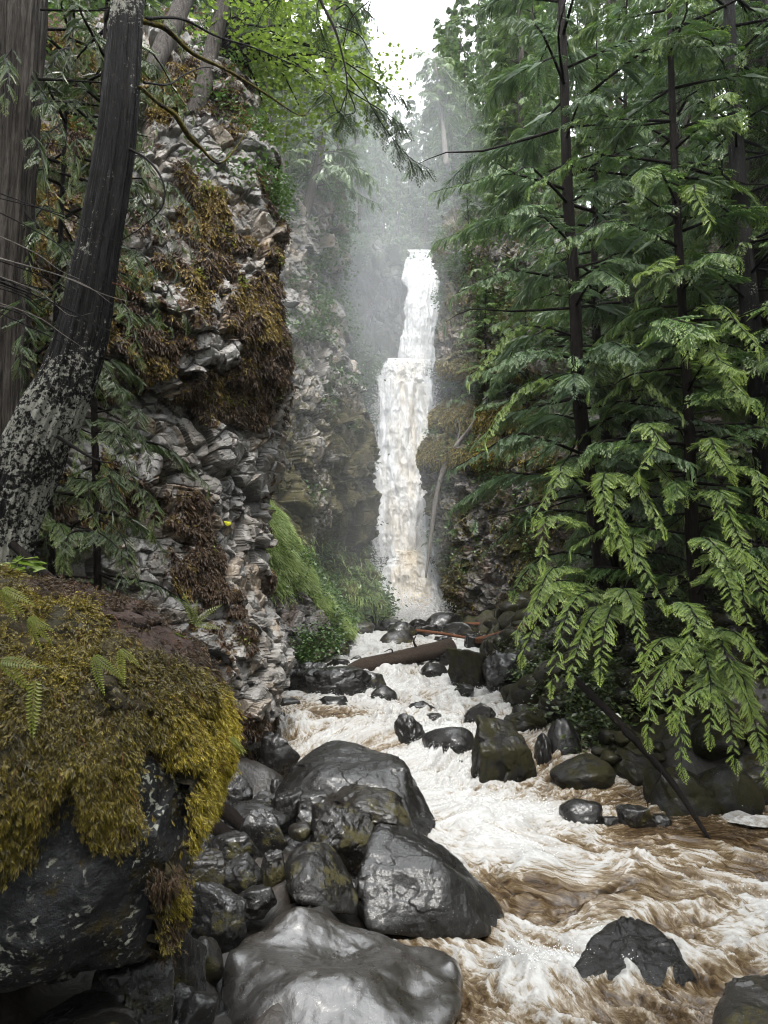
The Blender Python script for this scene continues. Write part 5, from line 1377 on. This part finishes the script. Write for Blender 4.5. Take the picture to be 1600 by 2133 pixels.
for (px, py, Y, k_, s_, lb) in ((1000, 850, 21.6, 1, 0.50, 'cedar rooted on the mustard moss ledge of the right cliff'), (1085, 900, 19.6, 0, 0.52, 'cedar rooted high on the right cliff right of the moss ledge'), (960, 600, 23.4, 1, 0.42, 'bright green cedar beside the upper tier of the falls'), (1030, 560, 22.4, 2, 0.42, 'cedar on the upper part of the right cliff behind the ledge cedar'), (1180, 760, 17.2, 2, 0.5, 'cedar on the right cliff seen left of the middle trunk')):
    q = P(px, py, Y); copy_tree(used[k_], (q[0] + 0.3, q[1] + 0.3, q[2] - 0.2), px * 0.1, s_, lb)
# unseen cedars continuing the wood, added beside and behind the viewpoint to shade the foreground
for j, (x0, y0, k_, s_) in enumerate(((-3.6, -1.5, 2, 1.2), (-5.4, 1.0, 0, 1.3), (-1.4, -3.6, 1, 1.4), (2.4, -3.2, 2, 1.25), (4.3, -0.4, 0, 1.3), (5.0, 2.6, 1, 1.4), (6.6, 5.4, 0, 1.2), (8.5, 0.5, 2, 1.4), (-7.2, -5.0, 1, 1.4), (0.6, -8, 2, 1.2), (6.5, -7.5, 0, 1.4), (-4.8, -8, 2, 1.3), (7.8, 7.2, 1, 1.3), (-6.8, 4.6, 2, 1.2), (-3.0, -5.5, 0, 1.3), (1.0, -5.2, 0, 1.3), (4.4, -5.6, 1, 1.3), (-5.8, -2.6, 0, 1.4), (3.6, -8.2, 2, 1.4), (-1.8, -9.5, 0, 1.4), (8.8, -3.6, 2, 1.4), (6.2, -3.4, 1, 1.2), (-8, -0.5, 2, 1.4), (9.5, 3.8, 0, 1.4))):
    copy_tree(used[k_], ground_pt(x0, y0), j * 1.7, s_, 'unseen cedar added beside or behind the viewpoint to shade the foreground', 'added shade cedars round the viewpoint')
# --- far conifers on both rims and behind the falls
FP = []
for k_, (sd_, H, Rm, mt, sh, sp, nl) in enumerate(((301, 16, 2.2, 'fir', 'cone', 0.05, 84), (302, 17, 1.7, 'fir', 'full', 0.22, 74), (303, 14, 2.3, 'fir_light', 'cone', 0.1, 76), (304, 18, 1.9, 'cedar_blue', 'cone', 0.08, 90))):
    tr, f = conifer(sd_, H, Rm, 0, nl, 22, 0.42, 0.14, 1.0, 0.13, 0.10, 0.35, (0.01, 0.0), 0.3, sh, None, sp)
    FP.append((tr, f, mt))
fused = {}
def far(k_, x, y, s, rz, label, group, z=None, tilt=(0, 0)):
    gp = (x, y, (float(ground_z(x, y)) - 0.2) if z is None else z)
    if k_ not in fused:
        tr, f, mt = FP[k_]
        t = build_tree('conifer_tree', gp, label, 'conifer', group, tr, f, 'bark_far', mt)
        t.scale = (s,) * 3; t.rotation_euler = (tilt[0], tilt[1], rz)
        fused[k_] = t
        return t
    return copy_tree(fused[k_], gp, rz, s, label, group, tilt)
rg = np.random.default_rng(90)
GL = ('misty conifer in the wood on the left rim above the cliffs', 'conifers on the left rim')
GR = ('conifer in the wood on top of the right cliff', 'conifers on the right rim')
GB = ('pale hazy conifer in the wood behind the top of the falls', 'conifers behind the falls')
for j in range(52):                                                  # left rim
    y0 = 11.5 + 34 * (j + rg.uniform(0, 1)) / 52
    x0 = XL(min(y0, 30)) - 2.0 - abs(rg.normal()) * 2.6 - (1.0 if y0 > 30 else 0)
    if y0 > 30: x0 = -2.5 - rg.uniform(0, 9)
    far(int(rg.integers(0, 4)), x0, y0, rg.uniform(0.65, 1.15), rg.uniform(0, 6.28), *GL, tilt=(0, rg.uniform(-0.06, 0.02)))
for j in range(52):                                                  # right rim
    y0 = 12.5 + 32 * (j + rg.uniform(0, 1)) / 52
    x0 = XR(min(y0, 30)) + 0.9 + abs(rg.normal()) * 2.6
    if y0 > 30: x0 = 5.2 + rg.uniform(0, 9)
    far(int(rg.integers(0, 4)), x0, y0, rg.uniform(0.6, 1.1), rg.uniform(0, 6.28), *GR)
for j in range(58):                                                  # behind the falls, low where the sky shows
    y0 = rg.uniform(32.5, 66); pxx = rg.uniform(620, 1120)
    x0 = (pxx - 800) / FPX * y0 * 1.12
    gz = float(ground_z(x0, y0))
    toprow = (140 + 110 * rg.uniform()) if 785 < pxx < 905 else ((-20 + 140 * rg.uniform()) if 740 < pxx < 960 else rg.uniform(-250, 60))
    zt = P(pxx, toprow, y0)[2]
    k_ = int(rg.integers(0, 4)); Hk = (16, 17, 14, 18)[k_]
    far(k_, x0, y0, np.clip((zt - gz) / Hk, 0.4, 1.7), rg.uniform(0, 6.28), *GB)
far(0, *P(600, 560, 20.6)[:2], 0.30, 1.0, 'small bushy conifer growing on the middle cliff face', None, z=P(600, 560, 20.6)[2])
far(2, *P(590, 400, 19.0)[:2], 0.42, 2.0, 'light green young conifer on the top edge of the middle cliff', None, z=P(590, 440, 19.0)[2])
for (px, py, Y, k_, s_, lb) in ((640, 400, 23.0, 2, 0.45, 'light green conifer above the middle cliff, left of the leaning trunk'), (710, 400, 24.5, 0, 0.5, 'conifer behind the right edge of the middle cliff top'), (560, 330, 19.5, 0, 0.45, 'dark green conifer above the far left end of the middle cliff'), (600, 300, 22.5, 2, 0.6, 'tall light green conifer high above the middle cliff'), (750, 470, 27.5, 0, 0.5, 'misty conifer in the corner left of the upper falls'), (700, 620, 28.5, 2, 0.35, 'young misty conifer at the foot of the dark back cliff'), (740, 330, 30.5, 2, 0.6, 'hazy light green conifer at the rim above the dark back cliff')):
    q = P(px, py, Y); far(k_, q[0], q[1], s_, px * 0.3, lb, None, z=q[2] - 0.3)
far(3, *P(655, 560, 22.0)[:2], 0.22, 2.4, 'blue-green shrub-sized conifer near the right edge of the middle cliff', None, z=P(655, 560, 22.0)[2])
for j in range(34):                                                  # closing the wood right behind the lip
    y0 = rg.uniform(32.0, 44); pxx = rg.uniform(690, 985)
    x0 = (pxx - 800) / FPX * y0 * 1.12; gz = float(ground_z(x0, y0)); k_ = int(rg.integers(0, 4))
    zt = P(pxx, rg.uniform(185, 330) if 770 < pxx < 920 else rg.uniform(20, 260), y0)[2]
    far(k_, x0, y0, np.clip((zt - gz) / (16, 17, 14, 18)[k_], 0.25, 1.7), rg.uniform(0, 6.28), *GB)
# leaning tree on the middle cliff
t5, b5, S5 = path_tree('leaning_conifer', 'leaning grey-trunked conifer rooted on top of the misty middle cliff', 'conifer', [(616, 500, 20.8), (640, 430, 20.9), (664, 330, 21.0), (680, 220, 21.0), (690, 100, 21.0), (696, -80, 21.0)], [0.17, 0.15, 0.12, 0.10, 0.08, 0.04], 'bark_far', 10, 50, 0.12, 6)
f = Foliage(251, 0)
limbs_on(f, S5, b5, 252, 42, (0.9, 2.2), t0=0.28, t1=1.0, spr=16, sl=0.5, drop=0.3)
crown_of(t5, f, 'fir')
t6, b6, S6 = path_tree('bare_conifer', 'tall pale-trunked conifer standing right above the waterfall lip', 'conifer', [(930, 345, 31.5), (924, 280, 31.5), (915, 200, 31.5), (905, 120, 31.5)], [0.13, 0.11, 0.08, 0.03], 'twig_pale', 8, 30, 0.05, 7)
f = Foliage(253, 0)
limbs_on(f, S6, b6, 254, 34, (0.6, 1.5), t0=0.5, t1=1.0, spr=12, sl=0.5, drop=0.2)
crown_of(t6, f, 'fir_light')
# --- left: lichen-covered leaning trunk
rows_ = [(5, 1180, 4.15), (22, 1080, 4.15), (62, 960, 4.15), (102, 870, 4.15), (140, 790, 4.15), (172, 685, 4.15), (203, 525, 4.15), (226, 400, 4.15), (247, 250, 4.15), (266, 0, 4.15), (278, -160, 4.15)]
s4 = 4.15 / FPX
t7, b7, S7 = path_tree('leaning_tree', 'dark leaning tree with a curved lichen-white foot in the left foreground', 'tree', rows_, [s4 * 52, s4 * 58, s4 * 62, s4 * 60, s4 * 54, s4 * 50, s4 * 43, s4 * 40, s4 * 38, s4 * 34, s4 * 32], 'bark_dark', 170, 800, 0.11, 8, lich=[0.9, 0.95, 0.9, 0.85, 0.7, 0.25, -0.3, -0.35, -0.1, 0.55, 0.6])
def kid(t, base, name, path, rad, mat, seg=6, n=24, label=None):
    W = np.array([P(*q) for q in path]) - base
    V, F = tube(W, np.array(rad), seg, n, 0.15 if mat == 'bark_moss' else 0, 5)
    o = obj(name, mesh(name, V, tri(F), M[mat]), t)
    if label: o['label'] = label
    return o
kid(t7, b7, 'branch', [(300, 45, 4.15), (345, 60, 4.3), (400, 110, 4.5), (480, 150, 4.8), (560, 200, 5.1), (625, 240, 5.3), (657, 218, 5.4)], [0.017, 0.018, 0.013, 0.010, 0.007, 0.004, 0.003], 'bark_moss', 7, 60)
kid(t7, b7, 'branch', [(305, 38, 4.15), (380, 40, 4.4), (450, 75, 4.7), (530, 100, 5.0), (605, 132, 5.3), (650, 150, 5.6)], [0.010, 0.009, 0.007, 0.006, 0.004, 0.002], 'twig', 6, 50)
kid(t7, b7, 'branch', [(290, 180, 4.15), (330, 215, 4.3), (365, 240, 4.4), (395, 285, 4.5), (420, 310, 4.6), (455, 340, 4.7), (490, 310, 4.8), (535, 240, 4.9)], [0.010, 0.010, 0.016, 0.018, 0.010, 0.007, 0.005, 0.002], 'bark_moss', 7, 60)
kid(t7, b7, 'branch', [(270, 310, 4.1), (310, 335, 4.0), (340, 380, 3.95), (338, 430, 3.95), (300, 470, 3.95), (255, 500, 3.95)], [0.008, 0.007, 0.006, 0.005, 0.003, 0.002], 'twig', 6, 40)
kid(t7, b7, 'branch', [(300, 172, 4.2), (350, 176, 4.4), (385, 155, 4.6), (430, 140, 4.8), (470, 155, 4.9)], [0.008, 0.006, 0.005, 0.003, 0.002], 'twig', 6, 40)
kid(t7, b7, 'branch', [(235, 590, 4.1), (265, 600, 4.2), (300, 625, 4.3)], [0.006, 0.004, 0.002], 'redwood')
kid(t7, b7, 'branch', [(120, 910, 4.05), (160, 935, 3.95), (200, 958, 3.9), (232, 965, 3.9)], [0.011, 0.009, 0.006, 0.003], 'twig')
kid(t7, b7, 'root', [(12, 1120, 4.1), (55, 1160, 3.9), (100, 1200, 3.75), (150, 1235, 3.7), (200, 1248, 3.7)], [0.02, 0.024, 0.022, 0.02, 0.01], 'bark', 8, 40)
# --- left: broad brown cedar trunk at the edge
s5 = 5.2 / FPX
t8, b8, S8 = path_tree('cedar_tree', 'broad brown fibrous cedar trunk at the left frame edge', 'cedar tree', [(-5, 1150, 5.2), (-5, 900, 5.2), (2, 700, 5.2), (18, 450, 5.2), (32, 250, 5.2), (42, 50, 5.2), (50, -150, 5.2)], [s5 * 62, s5 * 54, s5 * 50, s5 * 50, s5 * 50, s5 * 52, s5 * 50], 'bark_brown', 190, 500, 0.13, 9, lich=[-0.5] * 4)
f = Foliage(261, 2)
for (a, b) in (((40, 120), (150, 330, 4.7)), ((40, 250), (110, 480, 4.6)), ((30, 420), (170, 640, 4.7)), ((20, 560), (60, 880, 4.5)), ((40, 80), (10, 200, 4.4))):
    f.limb(P(a[0], a[1], 5.2) - b8, P(*b) - b8, 0.12, 12, 0.22, 0.01, 0.5)
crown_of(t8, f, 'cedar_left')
kid(t8, b8, 'branch', [(80, 165, 5.1), (150, 168, 5.0), (210, 172, 5.0)], [0.012, 0.008, 0.005], 'twig')
kid(t8, b8, 'branch', [(85, 20, 5.1), (150, 22, 5.0), (225, 22, 5.0)], [0.010, 0.008, 0.005], 'twig')
# --- left: young cedars in front of the cliff
for (lb, path, seed_, ends) in (
    ('young cedar with glossy sprays just behind the leaning trunk', [(205, 1260, 5.6), (200, 1000, 5.6), (195, 700, 5.6), (205, 400, 5.6), (215, 150, 5.6), (225, -60, 5.6)], 271,
     [((200, 440), (395, 520, 4.9)), ((200, 420), (370, 560, 5.0)), ((205, 380), (410, 470, 5.0)), ((198, 520), (390, 665, 4.9)), ((198, 560), (330, 650, 4.8)), ((198, 640), (290, 740, 4.8)), ((198, 860), (310, 950, 4.9)), ((198, 880), (280, 960, 4.9)), ((198, 900), (300, 1050, 4.9)), ((200, 960), (320, 1100, 5.0)), ((200, 1000), (230, 1130, 4.8)), ((205, 1080), (310, 1270, 4.8)), ((205, 1100), (250, 1240, 4.7)), ((198, 760), (260, 850, 4.8)), ((205, 320), (350, 400, 5.0)), ((205, 300), (120, 420, 5.0)), ((200, 500), (110, 620, 4.9)), ((205, 200), (380, 230, 5.1)), ((205, 120), (330, 190, 5.0)), ((205, 60), (130, 150, 5.0)), ((205, 20), (380, 90, 5.2))]),
    ('thin young cedar between the two big trunks at the far left', [(110, 1270, 5.9), (105, 1000, 5.9), (115, 700, 5.9), (130, 400, 5.9), (140, 150, 5.9), (150, -60, 5.9)], 281,
     [((110, 1050), (20, 1170, 5.0)), ((110, 950), (40, 1000, 5.1)), ((110, 800), (50, 900, 5.1)), ((115, 700), (40, 760, 5.0)), ((110, 1100), (130, 1200, 4.9)), ((110, 1000), (220, 1120, 5.1)), ((120, 600), (200, 700, 5.2)), ((125, 450), (60, 560, 5.1)), ((130, 400), (200, 470, 5.2)), ((135, 250), (70, 360, 5.2)), ((140, 200), (200, 300, 5.3)), ((145, 100), (80, 180, 5.3)), ((145, 60), (210, 120, 5.3)), ((112, 880), (160, 960, 5.0))])):
    W0 = path[0]
    t9, b9, S9 = path_tree('young_cedar', lb, 'young cedar', path, [0.03, 0.027, 0.024, 0.02, 0.016, 0.01], 'bark', 8, 40, 0.05, seed_)
    f = Foliage(seed_, 2)
    for (a, b) in ends:
        f.limb(P(a[0], a[1], W0[2]) - b9, P(*b) - b9, 0.16, 20, 0.17, 0.008, 0.35, tipb=0.1)
    limbs_on(f, S9, b9, seed_ + 1, 34, (0.4, 0.9), t0=0.05, t1=1.0, spr=16, sl=0.17, drop=0.3, droop=0.3)
    crown_of(t9, f, 'cedar_left')
# cedars on the slope behind, closing the upper left
rgl = np.random.default_rng(95)
for j, (x0, y0, k_, s_, lb) in enumerate(((-4.2, 8.2, 1, 0.55, 'cedar seen between the left trunks, its foot behind the moss boulder'), (-5.4, 8.8, 0, 0.7, 'cedar at the far left edge behind the broad brown trunk'), (-3.5, 9.9, 1, 0.42, 'short cedar on the top of the near cliff beside the leaning trunk'), (-4.6, 11.5, 0, 0.5, 'blue-green cedar on the near cliff top behind the short one'), (-2.75, 10.6, 1, 0.28, 'small cedar on the near cliff top between the two grey trunks'))):
    copy_tree(used[k_], (x0, y0, (1.0, 1.2, 7.2, 7.5, 9.0)[j]), j * 2.1, s_, lb)
# grey lower trunk crossing the cliff top
log('broken_tree', 'broken grey trunk leaning on the top of the near cliff behind the leaning tree', [(315, 150, 7.4), (345, 85, 7.7), (375, 20, 8.0), (400, -60, 8.2)], [0.09, 0.10, 0.10, 0.10], 'bark_brown', 50, 20, 0.12, 21, 'tree trunk')
log('broken_tree', 'weathered stump-like trunk rising from the near cliff top', [(395, 260, 9.0), (420, 190, 9.2), (440, 110, 9.4), (462, 20, 9.6), (470, -40, 9.7)], [0.12, 0.11, 0.10, 0.09, 0.085], 'bark_brown', 50, 20, 0.14, 22, 'tree trunk')
# thin bare twigs on the left
tw = thing('bare_shrub', P(-40, 700, 3.6), 'bare shrub of many thin black twigs crossing the left trunks', 'bare shrub')
bt = P(-40, 700, 3.6)
rg = np.random.default_rng(97)
for j in range(18):
    y0 = rg.uniform(380, 640); x1 = rg.uniform(90, 330); sl_ = rg.uniform(0.35, 0.95)
    pts = [(-60, y0, 3.5), (x1 * 0.4, y0 + x1 * 0.4 * sl_, 3.6), (x1 * 0.75, y0 + x1 * 0.7 * sl_ + rg.uniform(-8, 12), 3.65), (x1, y0 + x1 * sl_ * 0.85 + rg.uniform(-20, 20), 3.7)]
    kid(tw, bt, 'twig', pts, [0.0035, 0.0028, 0.0018, 0.0008], 'twig' if j % 3 else 'twig_pale', 4, 16)
# --- overhanging dark branch at the top
ob = thing('overhanging_branch', P(640, -90, 4.2), 'dark drooping conifer branch hanging into the top of the view', 'branch')
bo = P(640, -90, 4.2)
kid(ob, bo, 'limb', [(640, -90, 4.2), (668, 0, 4.2), (697, 60, 4.2), (712, 110, 4.2), (722, 160, 4.2), (722, 200, 4.2), (712, 270, 4.2)], [0.012, 0.010, 0.008, 0.006, 0.005, 0.003, 0.001], 'twig', 7, 60)
f = Foliage(291, 2)
subs = [([(707, 55), (750, 75), (770, 110), (795, 135)], 2), ([(722, 150), (760, 200), (800, 265), (850, 325), (890, 350)], 14), ([(722, 185), (770, 215), (810, 240), (840, 262)], 12), ([(720, 130), (765, 160), (810, 185), (850, 205)], 9), ([(720, 200), (705, 235), (690, 200), (672, 190)], 5), ([(715, 95), (730, 40), (770, 0), (790, -30)], 4),
        ([(665, -10), (660, 30), (668, 60), (675, 80)], 6), ([(700, 20), (720, 10), (735, 30), (745, 45)], 5), ([(722, 180), (740, 230), (720, 240), (712, 250)], 5), ([(650, -40), (600, -20), (560, 10), (540, 40)], 3)]
for pp, ns in subs:
    W = [np.array(P(a, b, 4.2 + 0.0008 * (a - 700))) - bo for a, b in pp]
    V, F = tube(W, np.array([0.0045, 0.0035, 0.0025, 0.001]), 5, 20)
    f.wood.append((V, F))
    C = resample(W, 20)
    for j in range(ns):
        i = int(6 + 13 * (j + 0.5) / ns)
        d = nrm(C[min(i + 1, 19)] - C[i - 1])
        sd2 = 1 if j % 2 else -1
        x = nrm(d * 0.6 + np.array([0.5 * sd2, 0.1, -0.8]))
        f.add(C[i], x, nrm(np.array([0.1, -1.0, 0.25])), 0.125, 0.2)
crown_of(ob, f, 'cedar_left', 'needle_sprays')
# --- broadleaf maple
mp = thing('maple_tree', P(430, 130, 9.6), 'fresh green broadleaf maple reaching out from the near cliff top', 'maple tree')
bm_ = P(430, 130, 9.6)
rg = np.random.default_rng(98)
pts = []; woodp = []
for (a, b, Yb) in ((560, 20, 10.0), (600, 80, 10.2), (640, 60, 10.4), (700, 110, 10.6), (740, 130, 10.8), (780, 150, 11), (620, 150, 10.2), (670, 180, 10.4), (560, 150, 10), (530, 200, 10), (520, 60, 9.8), (500, 120, 9.8), (640, 250, 10.6), (700, 200, 10.8), (480, 20, 9.6), (580, 110, 9.9), (660, -20, 10.2), (610, -10, 10.2), (560, 250, 10.3), (525, 280, 10.2), (745, 190, 11)):
    e = P(a, b, Yb) - bm_
    m = e * 0.5 + np.array([0, 0, 0.35]) + rg.normal(size=3) * 0.1
    woodp.append(tube([np.zeros(3), m, e], [0.035, 0.018, 0.004], 5, 12))
    for _ in range(9):
        pts.append(e + rg.normal(size=3) * [0.28, 0.28, 0.12])
V, F, A = cat([(v, tri(f_)) for v, f_ in woodp])
obj('trunk', mesh('trunk', V, F, M['twig']), mp)
V, F, A = leaf_cloud(pts, 3600, 0.07, [0.2, 0.2, 0.05], 99)
obj('crown', mesh('crown', V, F, M['maple'], A, smooth=False), mp)
# --- plants on the cliffs (uncountable growth)
def growth(W, N, pr, n, nclump, size, spread, seed, mat, label, off=0.1):
    O, Nn, k = sample(W, N, pr, nclump, seed)
    V, F, A = leaf_cloud(O + Nn * off, n, size, spread, seed + 1, 0.45, False)
    tag(obj('cliff_plants', mesh('cliff_plants', V, F, M[mat], A, smooth=False)), label, 'plants', kind='stuff')
bx_, by_ = to_px(WB)
prB = np.exp(-((bx_ - 650) / 60) ** 2 - ((by_ - 640) / 60) ** 2) + 0.7 * np.exp(-((bx_ - 690) / 40) ** 2 - ((by_ - 520) / 60) ** 2) + 0.9 * sstep(470, 380, by_) + 0.5 * sstep(1180, 1260, by_) + 0.04
prB = prB * (0.5 + 0.8 * fbm(WB * 0.9, 3, 401)).clip(0) * (bx_ > 540)
growth(WB, NB, prB, 44000, 620, 0.12, 0.17, 402, 'bush', 'green bushes and plants growing on the misty middle cliff')
ex_, ey_ = to_px(WE)
prE = (0.2 + sstep(1000, 800, ey_)) * (ex_ < 830)
dx_, dy_ = to_px(WD)
growth(WD, face_cam(WD, ND), (0.15 + fbm(WD * 0.5, 3, 409)).clip(0) * (0.3 + sstep(620, 520, dy_)) * (dx_ < 860), 14000, 300, 0.14, 0.22, 414, 'bush', 'ferns and shrubs hanging on the dark back cliff')
growth(WE, NE, prE, 16000, 330, 0.13, 0.2, 404, 'bush', 'dense green shrubs on the ledge left of the middle tier')
cx_, cy2 = to_px(WC)
prC = (0.35 + fbm(WC * 0.9, 3, 405)).clip(0) * (WC[:, 1] > 13) * (0.35 + sstep(900, 600, cy2)) * (cx_ > 900)
growth(WC, NC_, prC, 34000, 700, 0.10, 0.15, 406, 'bush', 'small ferns and leafy plants all over the mossy right cliff')
kx_, ky_ = to_px(WK)
growth(WK, NK, (0.3 + fbm(WK * 1.2, 3, 407)).clip(0) * (ky_ > 1150), 9000, 200, 0.07, 0.10, 408, 'bush', 'leafy plants on the lower part of the steep left bank')
growth(WA, NA, ((WA[:, 2] > 7.2) & (WA[:, 1] < 12)) * (0.2 + fbm(WA * 1.5, 3, 415)).clip(0), 9000, 220, 0.06, 0.11, 416, 'bush', 'small green plants along the top of the near left cliff')
O, Nn, k = sample(WA, NA, (WA[:, 0] > -2.6) * (0.05 + (mossA > 0.5)), 60, 410)
V, F, A = leaf_cloud(O + Nn * 0.04, 1500, 0.04, 0.04, 411, 0.4, False)
tag(obj('cliff_plants', mesh('cliff_plants', V, F, M['fern'], A, smooth=False)), 'tiny pale green plants dotted over the near left cliff', 'plants', kind='stuff')
# low growth under the right cedars
rg = np.random.default_rng(412)
n = 900
y0 = rg.uniform(8.8, 15, n); x0 = RX(y0) + 0.5 + np.abs(rg.normal(size=n)) * 2.6
O = np.stack([x0, y0, ground_z(x0, y0) + 0.12], 1)
V, F, A = leaf_cloud(O, 30000, 0.07, [0.12, 0.12, 0.08], 413, 0.5, False)
tag(obj('undergrowth', mesh('undergrowth', V, F, M['cedar_left'], A, smooth=False)), 'dark low undergrowth on the shaded right bank', 'undergrowth', kind='stuff')
# --- ferns on the near boulder
def pinnate(n=16, wid=0.17):
    V, F, A = [], [], []
    for i in range(n):
        t = (i + 0.7) / n
        L = wid * math.sin(math.pi * min(1, 0.12 + 0.88 * t)) ** 0.6 * (1.05 - 0.5 * t)
        for s in (-1, 1):
            b = len(V); z0 = -0.35 * t * t
            V += [(t, 0, z0), (t - 0.018 + 0.12 * L, s * L * 0.5, z0 + 0.01), (t + 0.35 * L, s * L, z0 - 0.03), (t + 0.05 + 0.1 * L, s * L * 0.5, z0 + 0.01)]
            F += [(b, b + 1, b + 2), (b, b + 2, b + 3)]; A += [t * 0.4, 0.4 + t * 0.4, 0.6 + t * 0.5, 0.4 + t * 0.4]
    for i in range(6):
        b = len(V); t0, t1_ = i / 6, (i + 1) / 6
        V += [(t0, -0.008, -0.35 * t0 * t0), (t0, 0.008, -0.35 * t0 * t0), (t1_, 0.006, -0.35 * t1_ * t1_), (t1_, -0.006, -0.35 * t1_ * t1_)]
        F += [(b, b + 1, b + 2), (b, b + 2, b + 3)]; A += [0.3] * 4
    return np.array(V, float), np.array(F), np.array(A)
PV, PF, PA = pinnate()
def fern(label, px, py, Y, fr, size):
    b = P(px, py, Y)
    t = thing('fern', b, label, 'fern')
    rg = np.random.default_rng(int(px + py))
    for (dx, dz) in fr:
        X = nrm(np.array([dx, -0.35, dz])); Z = nrm(np.array([0.1 * rg.normal(), -0.8, 0.5])); Yv = nrm(np.cross(Z, X)); Z = np.cross(X, Yv)
        s = size * rg.uniform(0.8, 1.15)
        W = s * (PV[:, 0:1] * X + PV[:, 1:2] * Yv + PV[:, 2:3] * Z)
        obj('frond', mesh('frond', W, PF, M['fern'], {'tip': PA, 'rnd': np.full(len(PA), rg.uniform(0.3, 1))}, smooth=False), t)
fern('yellow-green fern arching down from the top left of the near boulder', 5, 1225, 2.62, [(1, -0.3), (0.8, -0.7), (0.5, -1)], 0.13)
fern('bright fern drooping beside the upper left corner of the moss', 60, 1285, 2.52, [(1, -0.8), (0.4, -1), (0.9, -0.3)], 0.11)
fern('short fern at the left frame edge in the middle of the moss', 2, 1375, 2.42, [(1, 0.0), (0.7, -0.5)], 0.15)
fern('narrow lime fern hanging alone low on the moss cap', 75, 1415, 2.38, [(0.05, -1)], 0.17)
fern('pale yellow fern pair in the centre of the moss cap', 195, 1365, 2.5, [(0.9, -0.5), (0.35, -1)], 0.13)
fern('fern tuft just left of the soil edge on the near boulder', 250, 1352, 2.6, [(0.9, -0.5), (0.2, -0.9)], 0.11)
fern('small pale fern at the right tip of the moss cap above the stream', 480, 1535, 2.95, [(0.5, -0.3), (0.8, -0.9)], 0.10)
fern('green fern sprouting from the foot of the near cliff', 405, 1300, 6.9, [(0.6, 0.6), (-0.3, 0.9), (0.9, 0.0), (0.1, 1)], 0.26)
# broad-leaved seedlings on the soil edge
for (lb, px, py, Y, n, sz) in (('seedling with broad lime leaves on the soil edge of the near boulder', 352, 1340, 3.1, 7, 0.075), ('leafy seedling left of the lime one on the soil edge', 290, 1318, 3.05, 7, 0.055), ('pale broad-leaved plant at the left edge under the leaning trunk', 25, 1185, 3.4, 6, 0.085), ('broad-leaved plant beside the root on the soil', 70, 1215, 3.3, 5, 0.06)):
    b = P(px, py, Y)
    t = thing('seedling', b, lb, 'plant')
    rg = np.random.default_rng(int(px))
    ws = []; 
    lp = []
    for j in range(n):
        e = rg.normal(size=3) * [0.07, 0.03, 0.02] + [0, -0.02, 0.05]
        ws.append(tube([np.array([0, 0, -0.05]), e * 0.5, e], [0.003, 0.002, 0.001], 4, 6)); lp.append(e)
    V, F, A = cat([(v, tri(f_)) for v, f_ in ws]); obj('stem', mesh('stem', V, F, M['fern'], {'tip': np.zeros(len(V)), 'rnd': np.zeros(len(V))}), t)
    V, F, A = leaf_cloud(lp, n * 2, sz, 0.012, 7, 0.7, True); obj('leaves', mesh('leaves', V, F, M['maple'], A, smooth=False), t)
# ================================================================== AIR
def volume(name, V, F, dens, label, anis=0.2):
    T = NT(name)
    v = T.n('ShaderNodeVolumePrincipled', {'Color': (0.93, 0.96, 1.0), 'Density': dens, 'Anisotropy': anis}).outputs[0]
    return tag(obj(name, mesh(name, V, F, T.done(None, v), smooth=False)), label, kind='stuff')
bx0, bx1, by0, by1, bz0, bz1 = -175, 175, -45, 275, -6, 150
V = [(x, y, z) for x in (bx0, bx1) for y in (by0, by1) for z in (bz0, bz1)]
F = [(0, 1, 3, 2), (4, 6, 7, 5), (0, 4, 5, 1), (2, 3, 7, 6), (0, 2, 6, 4), (1, 5, 7, 3)]
HAZE = 0.0004
volume('haze', V, F, HAZE, 'thin pale haze through the gorge')
# spray mist hanging round the falls
U, Fi = ico(3)
for (c, r, d) in ((P(690, 760, 17.5), (3.6, 3.0, 7.5), 0.013), ((P(790, 900, 24.5)), (3.4, 4.6, 7.5), 0.022), ((P(770, 480, 26.5)), (5.0, 5.0, 7.5), 0.024), ((P(770, 1130, 22.0)), (2.4, 3.0, 2.8), 0.015)):
    volume('mist', c + U * np.array(r), Fi, d, 'white spray mist hanging beside the falls')
